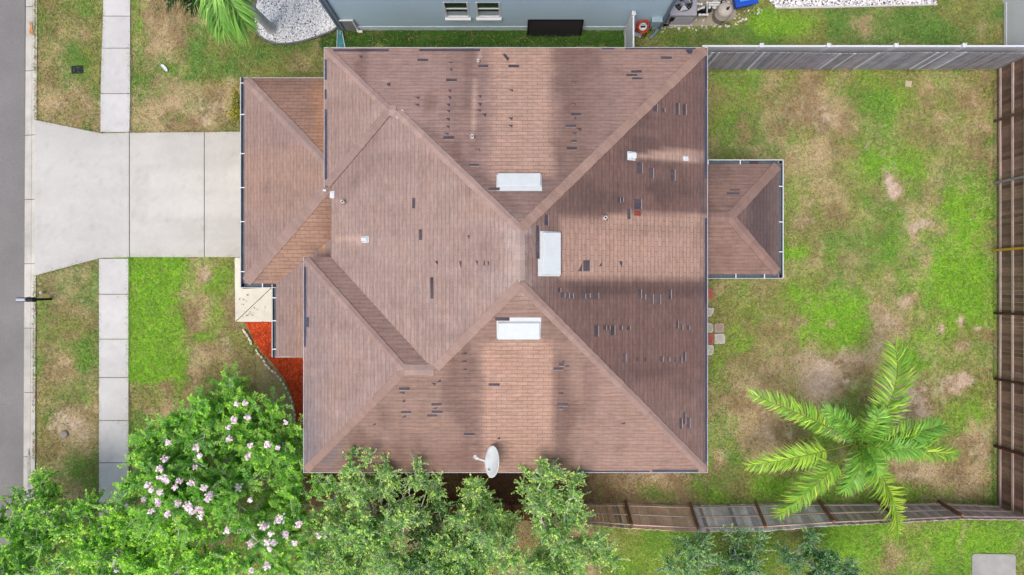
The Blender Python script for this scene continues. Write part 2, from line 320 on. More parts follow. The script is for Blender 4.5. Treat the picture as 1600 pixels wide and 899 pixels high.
# blobs: x, y, rx, ry, d_green, d_lush, d_sand
BL = [
 # verge NW
 (120, 30, 30, 60, .15, .0, 0), (130, 95, 25, 25, .3, .1, 0), (80, 150, 30, 25, -.25, 0, .05), (75, 60, 30, 40, -.12, 0, 0), (140, 55, 15, 12, -.3, 0, 0), (60, 60, 8, 150, .1, .1, 0),
 # front lawn N
 (275, 45, 42, 34, -.32, 0, .12), (235, 40, 25, 60, -.22, 0, .05), (215, 20, 10, 60, .25, .2, 0), (215, 120, 12, 80, .2, .1, 0), (330, 85, 50, 14, .30, .1, 0), (300, 108, 60, 18, .25, .1, 0),
 (318, 165, 28, 16, 0, 0, .28), (350, 160, 18, 18, -.2, 0, .22), (318, 190, 12, 8, 0, 0, .35), (230, 165, 40, 20, -.1, 0, 0), (270, 150, 40, 20, -.2, 0, .05), (300, 190, 80, 12, -.15, 0, 0),
 (470, 92, 25, 18, -.42, 0, 0), (390, 80, 40, 22, .15, .15, 0), (440, 72, 60, 14, .1, .0, 0), (510, 60, 16, 14, -.3, 0, .05),
 (580, 52, 30, 8, -.3, 0, 0), (780, 48, 60, 4, -.25, 0, 0), (660, 62, 60, 10, .1, .15, 0),
 # verge SW
 (128, 562, 17, 18, .42, .2, 0), (110, 580, 14, 25, -.2, 0, .0), (110, 655, 32, 28, -.1, 0, .28), (130, 680, 22, 30, -.1, 0, .26), (90, 670, 22, 20, -.1, 0, .2), (100, 700, 12, 10, .1, 0, .1),
 (110, 425, 14, 8, -.1, 0, .3), (65, 440, 16, 14, -.2, 0, .05), (130, 475, 12, 14, 0, 0, .18), (95, 500, 40, 30, .08, .1, 0), (120, 735, 25, 20, .2, .1, 0), (75, 540, 25, 60, .05, .1, 0), (85, 480, 18, 14, -.2, 0, .05),
 (62, 600, 10, 200, .1, .1, 0),
 # front lawn S
 (240, 450, 30, 60, .1, .12, 0), (320, 428, 12, 20, -.3, 0, .35), (310, 432, 8, 16, -.5, 0, .2), (300, 480, 22, 22, -.42, 0, .05), (310, 510, 18, 25, -.35, 0, .1), (276, 461, 8, 6, -.6, 0, .1), (246, 422, 7, 5, -.6, 0, 0), (210, 450, 8, 10, -.5, 0, 0),
 (335, 465, 14, 40, .1, .1, 0), (362, 480, 8, 30, -.3, 0, .15), (315, 522, 15, 12, .35, .3, 0), (260, 560, 20, 20, -.05, 0, .1), (300, 590, 16, 45, -.35, 0, .05), (265, 630, 20, 40, -.35, 0, .05), (340, 560, 25, 25, .0, 0, .08), (280, 605, 14, 30, .3, .1, 0), (240, 665, 20, 18, -.2, 0, .02),
 (350, 425, 12, 25, .15, .1, 0), (400, 640, 25, 40, -.1, 0, 0), (345, 530, 10, 25, -.1, 0, .18), (385, 570, 25, 20, .05, 0, 0), (225, 560, 14, 60, .1, .15, 0), (275, 540, 25, 30, .0, .1, 0), (350, 600, 25, 14, .2, .1, 0),
 # neighbour N side
 (1230, 34, 70, 34, .15, .75, 0), (1340, 40, 28, 26, -.5, 0, .12), (1385, 25, 14, 14, -.45, 0, .05), (1540, 50, 14, 24, -.55, 0, .15), (1440, 40, 50, 30, .08, .1, 0), (1130, 60, 60, 12, -.1, -.2, 0), (1050, 62, 50, 14, -.05, -.15, 0), (1000, 62, 22, 12, -.6, -.1, .05), (1190, 40, 30, 30, .2, .4, 0),
 # back yard, N half
 (1225, 180, 62, 48, -.30, -.1, .17), (1290, 175, 42, 32, -.30, -.1, .17), (1270, 135, 25, 20, -.25, 0, .1), (1310, 200, 30, 22, -.15, 0, .08), (1150, 150, 25, 18, -.18, 0, .04), (1130, 200, 22, 40, .2, .1, 0), (1140, 130, 25, 16, .15, 0, 0),
 (1360, 128, 34, 20, .3, .15, 0), (1410, 150, 26, 22, .25, .1, 0), (1370, 170, 35, 25, .12, 0, 0), (1470, 150, 50, 35, -.12, -.1, 0), (1530, 180, 25, 60, -.22, -.1, 0), (1450, 200, 40, 22, -.1, 0, .05), (1400, 180, 20, 12, -.1, 0, .12),
 (1365, 258, 36, 20, .3, .35, 0), (1425, 255, 28, 24, .3, .25, 0), (1391, 292, 9, 20, -.5, 0, .5), (1385, 275, 7, 12, -.4, 0, .42), (1397, 298, 10, 10, -.4, 0, .42), (1400, 258, 7, 10, -.3, 0, .28), (1352, 232, 6, 10, -.2, 0, .28), (1405, 232, 6, 10, -.1, 0, .25),
 (1260, 258, 40, 18, -.22, 0, .12), (1290, 240, 50, 16, -.1, 0, .05), (1250, 300, 20, 40, .05, 0, 0), (1290, 320, 40, 28, -.12, 0, .05), (1260, 348, 18, 9, -.3, 0, .26), (1310, 380, 40, 40, .1, 0, 0), (1240, 400, 22, 12, .2, .45, 0), (1280, 410, 22, 22, -.2, 0, .14), (1330, 430, 18, 16, -.25, 0, .12),
 (1435, 350, 18, 10, -.3, 0, .35), (1428, 362, 8, 16, -.3, 0, .38), (1448, 346, 10, 6, -.3, 0, .3), (1470, 290, 16, 16, -.2, 0, .12), (1450, 310, 14, 26, -.15, 0, .1), (1475, 360, 14, 9, -.2, .1, .1), (1420, 330, 9, 12, -.2, 0, .2),
 (1510, 320, 40, 40, .22, .35, 0), (1510, 400, 42, 60, .34, .48, 0), (1500, 470, 42, 40, .3, .45, 0), (1480, 340, 30, 30, .1, .1, 0), (1545, 270, 10, 40, -.25, 0, .06), (1440, 430, 16, 18, -.25, 0, .12), (1370, 350, 22, 22, -.1, 0, 0), (1380, 400, 30, 30, .1, .0, 0),
 (1240, 460, 22, 26, .1, .2, 0), (1300, 480, 52, 36, .34, .42, 0), (1330, 520, 40, 36, .26, .36, 0), (1260, 520, 14, 14, .2, .3, 0), (1255, 500, 10, 16, -.4, 0, .18), (1300, 507, 10, 7, -.5, 0, .1), (1150, 470, 30, 30, -.1, 0, .02), (1140, 450, 18, 10, -.2, 0, 0),
 (1155, 540, 14, 30, .18, .2, 0), (1120, 570, 12, 30, .2, .1, 0), (1190, 560, 40, 60, -.2, 0, .1), (1160, 620, 40, 50, -.28, 0, .12), (1230, 600, 25, 20, -.05, 0, 0),
 # back yard, bare soil round the palm
 (1300, 585, 44, 30, -.5, 0, .40), (1275, 608, 26, 24, -.5, 0, .45), (1260, 560, 22, 14, -.2, 0, .2), (1340, 560, 24, 20, -.3, 0, .3), (1375, 500, 16, 22, -.4, 0, .32), (1365, 535, 12, 20, -.2, 0, .22), (1400, 505, 12, 16, -.3, 0, .3), (1417, 470, 16, 12, -.5, 0, .4), (1390, 560, 16, 26, -.1, 0, .24),
 (1420, 610, 50, 24, -.4, 0, .34), (1490, 605, 22, 18, -.4, 0, .38), (1510, 595, 12, 8, -.3, 0, .3), (1400, 640, 30, 20, -.3, 0, .3), (1470, 575, 20, 20, .1, .1, .05), (1380, 660, 30, 20, -.3, 0, .25), (1440, 640, 24, 16, -.2, 0, .22),
 (1440, 735, 70, 24, -.4, 0, .28), (1530, 700, 22, 40, -.35, 0, .26), (1500, 690, 18, 16, -.3, 0, .22), (1500, 660, 30, 30, .2, .3, 0), (1420, 765, 40, 18, .15, .2, 0), (1520, 760, 30, 30, -.3, 0, .2), (1390, 770, 20, 20, .1, .1, 0),
 (1499, 503, 6, 8, -.6, 0, .75), (1475, 514, 6, 5, -.6, 0, .7), (1529, 517, 6, 6, -.5, 0, .45), (1512, 542, 14, 6, -.4, 0, .32), (1460, 575, 5, 14, -.3, 0, .25), (1448, 558, 8, 8, -.2, 0, .3), (1500, 530, 20, 8, -.1, 0, .12),
 (1480, 440, 60, 26, .1, .25, 0), (1460, 530, 40, 22, .12, .2, 0), (1430, 560, 20, 30, .1, .25, 0), (1545, 560, 8, 200, -.1, 0, .14), (1530, 640, 20, 30, .2, .2, 0),
 (1190, 690, 40, 40, -.4, 0, .2), (1210, 640, 30, 16, -.4, 0, .14), (1140, 700, 24, 30, .1, .1, .05), (1125, 715, 10, 18, -.4, 0, .3), (1230, 760, 40, 14, .15, .15, 0), (1200, 770, 25, 18, .3, .25, 0), (1160, 760, 30, 26, .1, .0, 0), (1220, 680, 40, 24, -.4, 0, .12),
 # strip S of the house
 (1010, 770, 26, 18, .35, .2, 0), (1090, 755, 16, 16, .5, .3, 0), (1106, 775, 16, 12, .3, .2, 0), (960, 775, 22, 14, .2, .1, 0), (1010, 742, 50, 5, 0, 0, .3), (1060, 745, 50, 5, 0, 0, .2), (820, 765, 18, 8, .35, .1, 0), (910, 745, 60, 6, 0, 0, .12), (1050, 780, 60, 14, .1, .1, 0), (1120, 780, 22, 14, .2, .1, 0),
 # S neighbour
 (1010, 860, 50, 40, .15, .1, 0), (970, 850, 18, 22, -.2, 0, 0), (1080, 845, 60, 16, .1, -.1, 0), (1330, 850, 40, 40, .1, .35, 0), (1400, 870, 26, 26, -.35, 0, .08), (1370, 845, 26, 16, -.2, 0, .05), (1480, 850, 50, 30, .08, .35, 0), (1510, 840, 5, 22, -.6, 0, .3), (1550, 840, 40, 20, .1, .4, 0), (1590, 870, 14, 40, -.3, 0, .1), (1450, 880, 30, 16, -.1, .2, .05), (1420, 822, 60, 8, -.2, 0, .06), (1300, 825, 80, 8, -.1, 0, 0), (1340, 885, 30, 12, -.2, .1, 0),
 (880, 835, 60, 10, -.3, -.1, 0),
]
C_DRY, C_BROWN, C_SAND = A(186, 166, 128), A(152, 132, 98), A(206, 184, 166)
C_OLIVE, C_DEEP, C_LUSH = A(154, 160, 90), A(118, 158, 72), A(144, 196, 60)
def lawn(x, y):
    """world x, y -> albedo (n,3), greenness, sandiness"""
    px = 800 + x * FPX / H; py = 449.5 - y * FPX / H
    wx = (fbm(x * .8, y * .8, 3) - .5) * 22 + (fbm(x * 3, y * 3, 31, 3) - .5) * 14
    wy = (fbm(x * .8 + 40, y * .8, 5) - .5) * 22 + (fbm(x * 3, y * 3 + 9, 35, 3) - .5) * 14
    qx, qy = px + wx, py + wy
    big = (fbm(x * .6 + 3, y * .6 + 8, 301, 4) - .5); rx_ = qx + big * 55 * ((px > 225) & (px < 500)); ry_ = qy + big * 20
    g = np.zeros_like(px); h = np.zeros_like(px); s = np.zeros_like(px)
    for (x0, y0, x1, y1, a, b, c) in REG:
        m = smooth(x0 - 9, x0 + 9, rx_) * (1 - smooth(x1 - 9, x1 + 9, rx_)) * smooth(y0 - 7, y0 + 7, ry_) * (1 - smooth(y1 - 7, y1 + 7, ry_))
        g = g + (a - g) * m; h = h + (b - h) * m; s = s + (c - s) * m
    for (cx, cy, rx, ry, dg, dh, ds) in BL:
        u = ((qx - cx) / rx) ** 2 + ((qy - cy) / ry) ** 2
        k = np.exp(-np.minimum(u, 30) * .9)
        g = g + dg * k; h = h + dh * k; s = s + ds * k
    n1 = fbm(x * .55, y * .55, 50, 4) - .5; n2 = fbm(x * 2.1, y * 2.1, 60, 4) - .5; n3 = fbm(x * 6, y * 6, 70, 3) - .5
    g = g * .8 + .12 + n1 * .38 + n2 * .58 + n3 * .32
    h = h + n1 * .20 + (fbm(x * .9 + 7, y * .9, 80, 4) - .5) * .35
    s = s * .85 + (n2 * .42 + n3 * .55) * smooth(.02, .2, s) + (fbm(x * 1.3, y * 1.3, 90, 4) - .5) * .12
    G = smooth(.12, .80, g)[:, None]; Hh = smooth(.15, .85, h)[:, None]; Sd = smooth(.10, .60, s)[:, None] * .92
    b = smooth(.35, .65, fbm(x * 1.1, y * 1.1, 95, 4))[:, None]
    dry = C_BROWN * b + C_DRY * (1 - b)
    d = np.maximum(smooth(.4, .62, fbm(x * .7 + 3, y * .7, 97, 3)), smooth(0, -.4, h))[:, None]
    dk = smooth(-.1, -.6, h)[:, None]  # dark green for negative lushness, carries the painted shade of the strip
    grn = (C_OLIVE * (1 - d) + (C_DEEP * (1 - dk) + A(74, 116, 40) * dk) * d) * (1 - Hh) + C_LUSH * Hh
    c = dry * (1 - G) + grn * G
    soil = (smooth(455, 480, qx) * (1 - smooth(860, 1060, qx + n2 * 160)) * smooth(725, 740, qy) * (1 - smooth(792, 806, qy)))[:, None] * (1 - G * .8)
    c = c * (1 - soil) + A(122, 90, 72) * (.85 + .3 * b) * soil
    c = c * (1 - Sd) + C_SAND * (.9 + .2 * b) * Sd
    return c * 1.08, G[:, 0], Sd[:, 0]
gx = np.concatenate([[-300, -120, -60, -32], np.arange(-21.5, 21.51, .075), [32, 60, 120, 300]])
gy = np.concatenate([[-300, -120, -60, -26], np.arange(-12.6, 12.61, .075), [26, 60, 120, 300]])
GX, GY = np.meshgrid(gx, gy); fx_, fy_ = GX.ravel(), GY.ravel()
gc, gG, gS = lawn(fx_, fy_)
KX = (54 - 800) / 40.0                                       # lawn edge of the kerb
gz = np.where(fx_ < KX + .05, -.30, (fbm(fx_ * 2, fy_ * 2, 9, 3) - .5) * .05 - .025)
nx_, ny_ = len(gx), len(gy)
ii = (np.arange(ny_ - 1)[:, None] * nx_ + np.arange(nx_ - 1)[None, :]).ravel()
gf = np.stack([ii, ii + 1, ii + nx_ + 1, ii + nx_], 1)
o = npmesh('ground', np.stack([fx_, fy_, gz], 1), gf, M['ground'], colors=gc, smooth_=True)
tag(o, kind='structure')

# paved areas (pixel outlines at ground level)
def poly(pts, z=0.0): return [(at(a, b, 0).x, at(a, b, 0).y) for a, b in pts]
SIDE = []
paved = []                                                    # rectangles / polygons without grass
# road and kerb
mb = MB(); mb.prism([(-300, -300), ((36 - 800) / 40, -300), ((36 - 800) / 40, 300), (-300, 300)], -.16, -.10)
tag(mb.build('road', M['road']), kind='structure')
def kerb_strip():
    mb = MB(); ys = np.arange(-40, 40, 2.52) + .62
    for i, y0 in enumerate(ys):
        y1 = y0 + 2.50
        tilt0, tilt1 = (y0 - 0) * .0049, (y1 - 0) * .0049      # the kerb runs a little askew
        prof = [(34, -.098), (44.5, -.075), (46, -.055), (53.5, .02), (55, .02), (55, -.3), (34, -.3)]
        c = random.uniform(.9, 1.08)
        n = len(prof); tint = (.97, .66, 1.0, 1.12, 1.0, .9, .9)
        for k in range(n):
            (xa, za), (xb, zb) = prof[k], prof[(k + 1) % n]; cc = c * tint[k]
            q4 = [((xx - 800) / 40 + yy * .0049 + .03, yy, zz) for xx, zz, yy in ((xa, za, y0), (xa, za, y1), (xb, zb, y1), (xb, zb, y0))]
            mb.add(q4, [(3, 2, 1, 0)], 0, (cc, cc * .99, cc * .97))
    # rust stain and tyre dirt: thin patches lying on the gutter
    return tag(mb.build('kerb', M['kerb']), kind='structure')
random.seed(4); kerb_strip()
def grid_top(mb, q, z, fn, step=.16):
    bm = bmesh.new(); bm.faces.new([bm.verts.new((x, y, z)) for x, y in q])
    q = np.asarray(q)
    for axis in (0, 1):
        for v in np.arange(q[:, axis].min() + step, q[:, axis].max(), step):
            no = Vector((1, 0, 0)) if axis == 0 else Vector((0, 1, 0))
            bmesh.ops.bisect_plane(bm, geom=bm.verts[:] + bm.edges[:] + bm.faces[:], plane_co=no * float(v), plane_no=no)
    bm.normal_update(); bm.verts.index_update()
    co = np.array([v.co[:] for v in bm.verts]); cc = fn(co[:, 0], co[:, 1]); o = len(mb.v)
    mb.v += [tuple(c) for c in co]; mb.c += [tuple(c) for c in cc]
    for f in bm.faces:
        ix = [v.index for v in f.verts]
        mb.f.append(tuple(i + o for i in (ix if f.normal.z > 0 else ix[::-1]))); mb.m.append(0); mb.sm.append(False)
    bm.free()
def conc_tone(x, y):
    px = 800 + x * 40; py = 449.5 - y * 40
    k = 1.03 + (fbm(x * .5, y * .5, 210, 4) - .5) * .22 + (fbm(x * .5, y * 3, 220, 4) - .5) * .12 - .10 * smooth(.62, .8, fbm(x * 5, y * 5, 225, 3))
    wob = (fbm(x * 2, y * 2, 230, 3) - .5) * 14
    washed = band_(px + wob, 233, 420, 6) * band_(py + wob, 266, 340, 5)
    k = k * (1 + .10 * washed)
    tan_ = (smooth(20, 0, py - 207) + smooth(24, 0, 402 - py)) * ((px > 203) & (py > 200) & (py < 410)) * .5 + smooth(.58, .75, fbm(x * .8, y * .8, 240, 4)) * .35
    c = np.stack([k, k * (1 - .012 * tan_), k * (1 - .05 * tan_)], 1)
    return c * (1 - .06 * tan_[:, None])
def band_(v, a, b, e): return smooth(a - e, a + e, v) * (1 - smooth(b - e, b + e, v))
def slab(name, polys, m, zt, joints=True, cols=None):
    mb = MB()
    for i, p in enumerate(polys):
        c = np.array(cols[i] if cols else (1, 1, 1))
        q = poly(p); mb.prism(q, -.12, zt, 0, c); paved.append(q)
        q2 = np.array(q); ctr = q2.mean(0); q2 = ctr + (q2 - ctr) * .995
        grid_top(mb, [tuple(v) for v in q2], zt + .004, lambda x, y: conc_tone(x, y) * c)
    return tag(mb.build(name, M[m] if isinstance(m, str) else m), kind='structure')
g_ = .35
slab('driveway', [[(56, 188), (158.5, 209), (202.4, 208), (202.4, 402), (157, 403.4), (55, 431)],
                  [(203.6, 208), (319.4, 207), (319.4, 402), (203.6, 402)], [(320.4, 207), (392, 206), (392, 402), (320.4, 402)]], 'conc', .035,
     cols=[(.98, .98, .985), (1.0, .995, .985), (.985, .975, .95)])
ys_ = [-120, -52, 26, 76, 147, 207.2]; cs_ = [1, 1.02, 1.03, 1.0, .95, .98]
pl = [[(162 - (y0 > 70) * 2 - (y0 > 140) * 2, y0 + .5), (204, y0 + .5), (204 - (y1 > 200), y1 - .5), (162 - (y1 > 70) * 2 - (y1 > 140) * 2, y1 - .5)] for y0, y1 in zip(ys_[:-1], ys_[1:])]
yb_ = [404.2, 460, 530, 590, 657, 723, 786, 850, 920, 990]
pl += [[(155.5, y0 + .5), (201.5, y0 + .5), (201.5, y1 - .5), (155.5, y1 - .5)] for y0, y1 in zip(yb_[:-1], yb_[1:])]
random.seed(2); slab('sidewalk', pl, 'walk', .035, cols=[(lambda c: (c, c, c))(random.uniform(.95, 1.04)) for _ in pl])
slab('garden_path', [[(367.5, 403), (380, 403), (380, 452), (367.8, 452)],
                     [(367.8, 452), (424.5, 449.5), (368.4, 502.5)], [(425.5, 450), (440, 450), (440, 503), (369.4, 503)]], 'paint_conc', .045)
slab('concrete_pad', [[(1518, 868), (1521, 865), (1583, 866), (1586, 869), (1587, 930), (1518, 930)]],
     concrete('old_concrete', A(176, 176, 172), .4), .03)
slab('equipment_pad', [[(1040, -40), (1150, -40), (1150, 28), (1118, 41), (1040, 43)]], concrete('pad_concrete', A(172, 164, 148), .3), .03)
# stains lying on concrete and asphalt
def blotch(mb, px, py, rx, ry, z, seed, n=26):
    r = random.Random(seed); vs = []
    for k in range(n):
        t = 2 * math.pi * k / n; q = r.uniform(.6, 1.1)
        vs.append(at(px + rx * q * math.cos(t), py + ry * q * math.sin(t), 0) + Vector((0, 0, z)))
    BZ[0] = (BZ[0] + 1) % 90; vs = [v + Vector((0, 0, BZ[0] * .00012)) for v in vs]
    mb.add(vs, [tuple(reversed(range(n)))])
BZ = [0]
mb = MB()
for k, (px, py, rx, ry) in enumerate([(378, 466, 4, 3), (388, 461, 6, 2.5), (380, 474, 2.5, 4), (397, 481, 5, 2), (415, 482, 1.8, 4), (390, 493, 7, 3), (383, 494, 3, 2), (404, 484, 3, 1.6), (408, 469, 1, 1), (386, 470, 2, 1.5), (394, 489, 4, 2)]):
    for j in range(4):
        rr = random.Random(k * 9 + j)
        blotch(mb, px + rr.uniform(-rx, rx), py + rr.uniform(-ry, ry), rx * .32, ry * .32, .050, k * 7 + j, 9)
tag(mb.build('mildew_stain', mat('mildew', A(150, 146, 134), .9)), kind='structure')
mb = MB()
# worn oval of rust on the kerb slope
for k in range(14):
    rr = random.Random(k); blotch(mb, 49 + rr.uniform(-2, 2), 44 + rr.uniform(-9, 9), 2.0, 3.5, .012, k, 10)
bp = at(47, 44)
tag(mb.build('rust_stain', mat('rust', A(206, 150, 100), .9, (8, .3), (40, .3))), kind='structure')

mb = MB()
for k in range(40):
    rr = random.Random(k + 50); yy = rr.gauss(738, 16); blotch(mb, 44.3 + rr.uniform(-1.6, 1.6) + (738 - yy) * -.004, yy, 1.5, 5.5, -.052, k + 90, 10)
for k in range(0):
    rr = random.Random(k + 250); yy = rr.uniform(-10, 900); blotch(mb, 40 + rr.uniform(-3, 2), yy, .7, 6, -.078, k + 190, 8)
tag(mb.build('gutter_stain', mat('gutter_dirt', A(176, 174, 170), .9, (8, .3), (40, .2))), kind='structure')
# mulch bed and its edging
bed = [(383, 503.5), (440, 503.5), (440, 545), (500, 545), (500, 700), (461, 690), (464, 655), (461, 630), (453, 608), (443, 590), (434, 578), (424, 565), (409, 549), (399, 535), (391, 517)]
q = poly(bed); paved.append(q)
mb = MB(); mb.prism(q, -.1, .03)
tag(mb.build('mulch_bed', M['mulch']), kind='structure')
def inside(pts, q):
    q = np.asarray(q); x, y = pts[:, 0], pts[:, 1]; r = np.zeros(len(pts), bool); n = len(q)
    for i in range(n):
        x0, y0 = q[i]; x1, y1 = q[(i + 1) % n]
        c = ((y0 > y) != (y1 > y)) & (x < (x1 - x0) * (y - y0) / (y1 - y0 + 1e-12) + x0)
        r ^= c
    return r
def scatter_poly(q, n, rs):
    a = np.asarray(q); lo, hi = a.min(0), a.max(0)
    p = rs.rand(n, 2) * (hi - lo) + lo
    return p[inside(p, q)]
rs = np.random.RandomState(5)
p = scatter_poly(q, 5200, rs); n = len(p)
th = rs.rand(n) * 6.28; L_ = .03 + .05 * rs.rand(n); W_ = .007 + .01 * rs.rand(n)
dx, dy = np.cos(th), np.sin(th); zz = .034 + .02 * rs.rand(n)
def q3(x, y, z): return np.stack([x, y, z], 1)
vs = np.stack([q3(p[:, 0] - dx * L_ + dy * W_, p[:, 1] - dy * L_ - dx * W_, zz), q3(p[:, 0] + dx * L_ + dy * W_, p[:, 1] + dy * L_ - dx * W_, zz + .012),
               q3(p[:, 0] + dx * L_ - dy * W_, p[:, 1] + dy * L_ + dx * W_, zz + .012), q3(p[:, 0] - dx * L_ - dy * W_, p[:, 1] - dy * L_ + dx * W_, zz)], 1).reshape(-1, 3)
cc = A(226, 92, 52)[None] * (.55 + .9 * rs.rand(n, 1)) * np.array([1, .9, .8])[None] ** rs.randn(n, 1)
o = npmesh('mulch_chips', vs, np.arange(n * 4).reshape(-1, 4), M['mulch_chip'], colors=np.repeat(cc, 4, 0))
tag(o, kind='stuff')
mb = MB(); edge = [(381, 515), (386, 522), (391, 531), (394, 538), (399, 545), (407, 556), (415, 567), (424, 577), (434, 585), (442, 597), (450, 610), (456, 624), (460, 638), (461.5, 652), (460, 668), (458, 684)]
ev = [at(a, b) for a, b in edge]; rr = random.Random(3)
for i in range(len(ev) - 1):
    d = ev[i + 1] - ev[i]; nst = max(2, int(d.length / .13))
    for k in range(nst):
        if (i in (1, 3)) and rr.random() < .25: continue
        p_ = ev[i] + d * ((k + .5) / nst) + Vector((rr.uniform(-.02, .02), rr.uniform(-.02, .02), .05))
        c = rr.uniform(.75, 1.05); cl = A(250, 238, 216) * c
        mb.box(p_, (.125 + rr.uniform(-.02, .02), .07 + rr.uniform(-.012, .02), .08), math.atan2(d.y, d.x) + rr.uniform(-.2, .2), 0, cl)
tag(mb.build('stone_edging', M['stone'], bevel=.012), 'curved row of small cream edging stones bordering the red mulch bed', 'garden edging')

# white gravel beds
def gravel(name, q, n, seed, size=(.02, .045), base=(252, 252, 254), dark=.045, z=.03):
    rs = np.random.RandomState(seed); p = scatter_poly(q, n, rs); n = len(p)
    r = size[0] + (size[1] - size[0]) * rs.rand(n) ** 1.5
    base8 = np.array([(1, 0, 0), (0, 1, 0), (-1, 0, 0), (0, -1, 0), (0, 0, .7), (0, 0, -.5)], float)
    a = rs.rand(n) * 6.28; ca, sa = np.cos(a), np.sin(a)
    J = base8[None] * (1 + .5 * (rs.rand(n, 6, 1) - .5)) * np.array([1.25, .85, 1])[None, None]
    X = J[..., 0] * ca[:, None] - J[..., 1] * sa[:, None]; Y = J[..., 0] * sa[:, None] + J[..., 1] * ca[:, None]
    vs = np.stack([X * r[:, None] + p[:, 0:1], Y * r[:, None] + p[:, 1:2], J[..., 2] * r[:, None] + z + .01 * rs.rand(n, 1)], 2).reshape(-1, 3)
    f = np.array([(0, 1, 4), (1, 2, 4), (2, 3, 4), (3, 0, 4), (1, 0, 5), (2, 1, 5), (3, 2, 5), (0, 3, 5)])
    fs = (f[None] + (np.arange(n) * 6)[:, None, None]).reshape(-1, 3)
    c = A(*base, k=1.15)[None] * (.82 + .3 * rs.rand(n, 1)); k = rs.rand(n) < dark
    c[k] = A(110, 112, 122)[None] * (.5 + .8 * rs.rand(k.sum(), 1))
    o = npmesh(name, vs, fs, M['stone'], colors=np.repeat(c, 6, 0)); return tag(o, kind='stuff')
bedw = [(400, -60), (402, -2), (399, 12), (397, 28), (399, 45), (406, 57), (418, 65), (434, 69.5), (452, 69), (475, 65), (497, 58), (518, 50), (526, 44), (530, 40), (494, -5), (470, -60)]
qw = poly(bedw); paved.append(qw)
mb = MB(); mb.prism(qw, -.1, .02); tag(mb.build('gravel_bed', M['bed_soil']), kind='structure')
gravel('white_gravel', qw, 12500, 8)
mb = MB(); ev = [at(a, b) for a, b in bedw[1:13]]
for a, b in zip(ev[:-1], ev[1:]):
    mb.bar(a + Vector((0, 0, .03)), b + (b - a).normalized() * .02 + Vector((0, 0, .03)), .06, .09)
tag(mb.build('bed_border', mat('grey_plastic_edging', A(132, 130, 134), .7)), 'grey flexible border strip curving round the white gravel bed', 'garden edging')
qs = poly([(1150, -60), (1212, 13), (1462, 9), (1462, -60)])
paved.append(qs)
mb = MB(); mb.prism(qs, -.1, .015); tag(mb.build('gravel_strip', M['bed_soil']), kind='structure')
gravel('pale_gravel', qs, 7000, 12, (.03, .06), (240, 238, 238), .12)
mb = MB(); mb.bar(at(1211, 13.5) + Vector((0, 0, .04)), at(1318, 12) + Vector((0, 0, .04)), .07, .09); mb.bar(at(1319, 12) + Vector((0, 0, .04)), at(1463, 8.5) + Vector((0, 0, .04)), .05, .08)
tag(mb.build('gravel_border', mat('pale_edging', A(214, 212, 205), .8)), 'straight pale concrete border between pale gravel strip and neighbour lawn', 'garden edging')
gravel('loose_stones', poly([(1030, 42), (1100, 40), (1150, 22), (1190, 8), (1192, 18), (1150, 40), (1100, 48), (1034, 50)]), 420, 14, (.03, .07), (222, 218, 206), .12, .0)

# grass blades
def grass(n, seed):
    rs = np.random.RandomState(seed)
    x = rs.uniform(KX + .06, 20.4, n); y = rs.uniform(-11.6, 11.6, n)
    keep = np.ones(n, bool); P2 = np.stack([x, y], 1)
    for q in paved: keep &= ~inside(P2, q)
    px, py = 800 + x * 40, 449.5 - y * 40
    keep &= ~((px > 400) & (px < 1090) & (py > 128) & (py < 715))
    keep &= ~((px > 520) & (px < 1030) & (py < 46))
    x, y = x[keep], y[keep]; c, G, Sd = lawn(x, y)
    k = rs.rand(len(x)) < np.clip((.35 + .65 * G) * (1 - Sd * 1.05), .03, 1)
    x, y, c, G = x[k], y[k], c[k], G[k]; n = len(x)
    th = rs.rand(n) * 6.283; L = (.07 + .15 * rs.rand(n) ** 1.5) * (.7 + .5 * G); W = .005 + .010 * rs.rand(n)
    tilt = .45 + .6 * rs.rand(n)
    dx, dy = np.cos(th), np.sin(th)
    z0 = np.full(n, -.02)
    v0 = q3(x - dy * W, y + dx * W, z0); v1 = q3(x + dy * W, y - dx * W, z0)
    v2 = q3(x + dx * L * np.sin(tilt * 1.5) * .9, y + dy * L * np.sin(tilt * 1.5) * .9, z0 + L * np.cos(tilt * 1.2) * .75)
    vs = np.stack([v0, v1, v2], 1).reshape(-1, 3)
    j = (.50 + 1.0 * rs.rand(n, 1)); hue = rs.randn(n, 1) * .15
    c = c * j * np.exp(np.concatenate([hue, hue * .2, -hue], 1))
    dryb = (rs.rand(n) < .06)[:, None]; c = np.where(dryb, C_DRY * (.8 + .5 * rs.rand(n, 1)), c)
    return npmesh('grass', vs, np.arange(n * 3).reshape(-1, 3), M['grass'], colors=np.repeat(c, 3, 0))
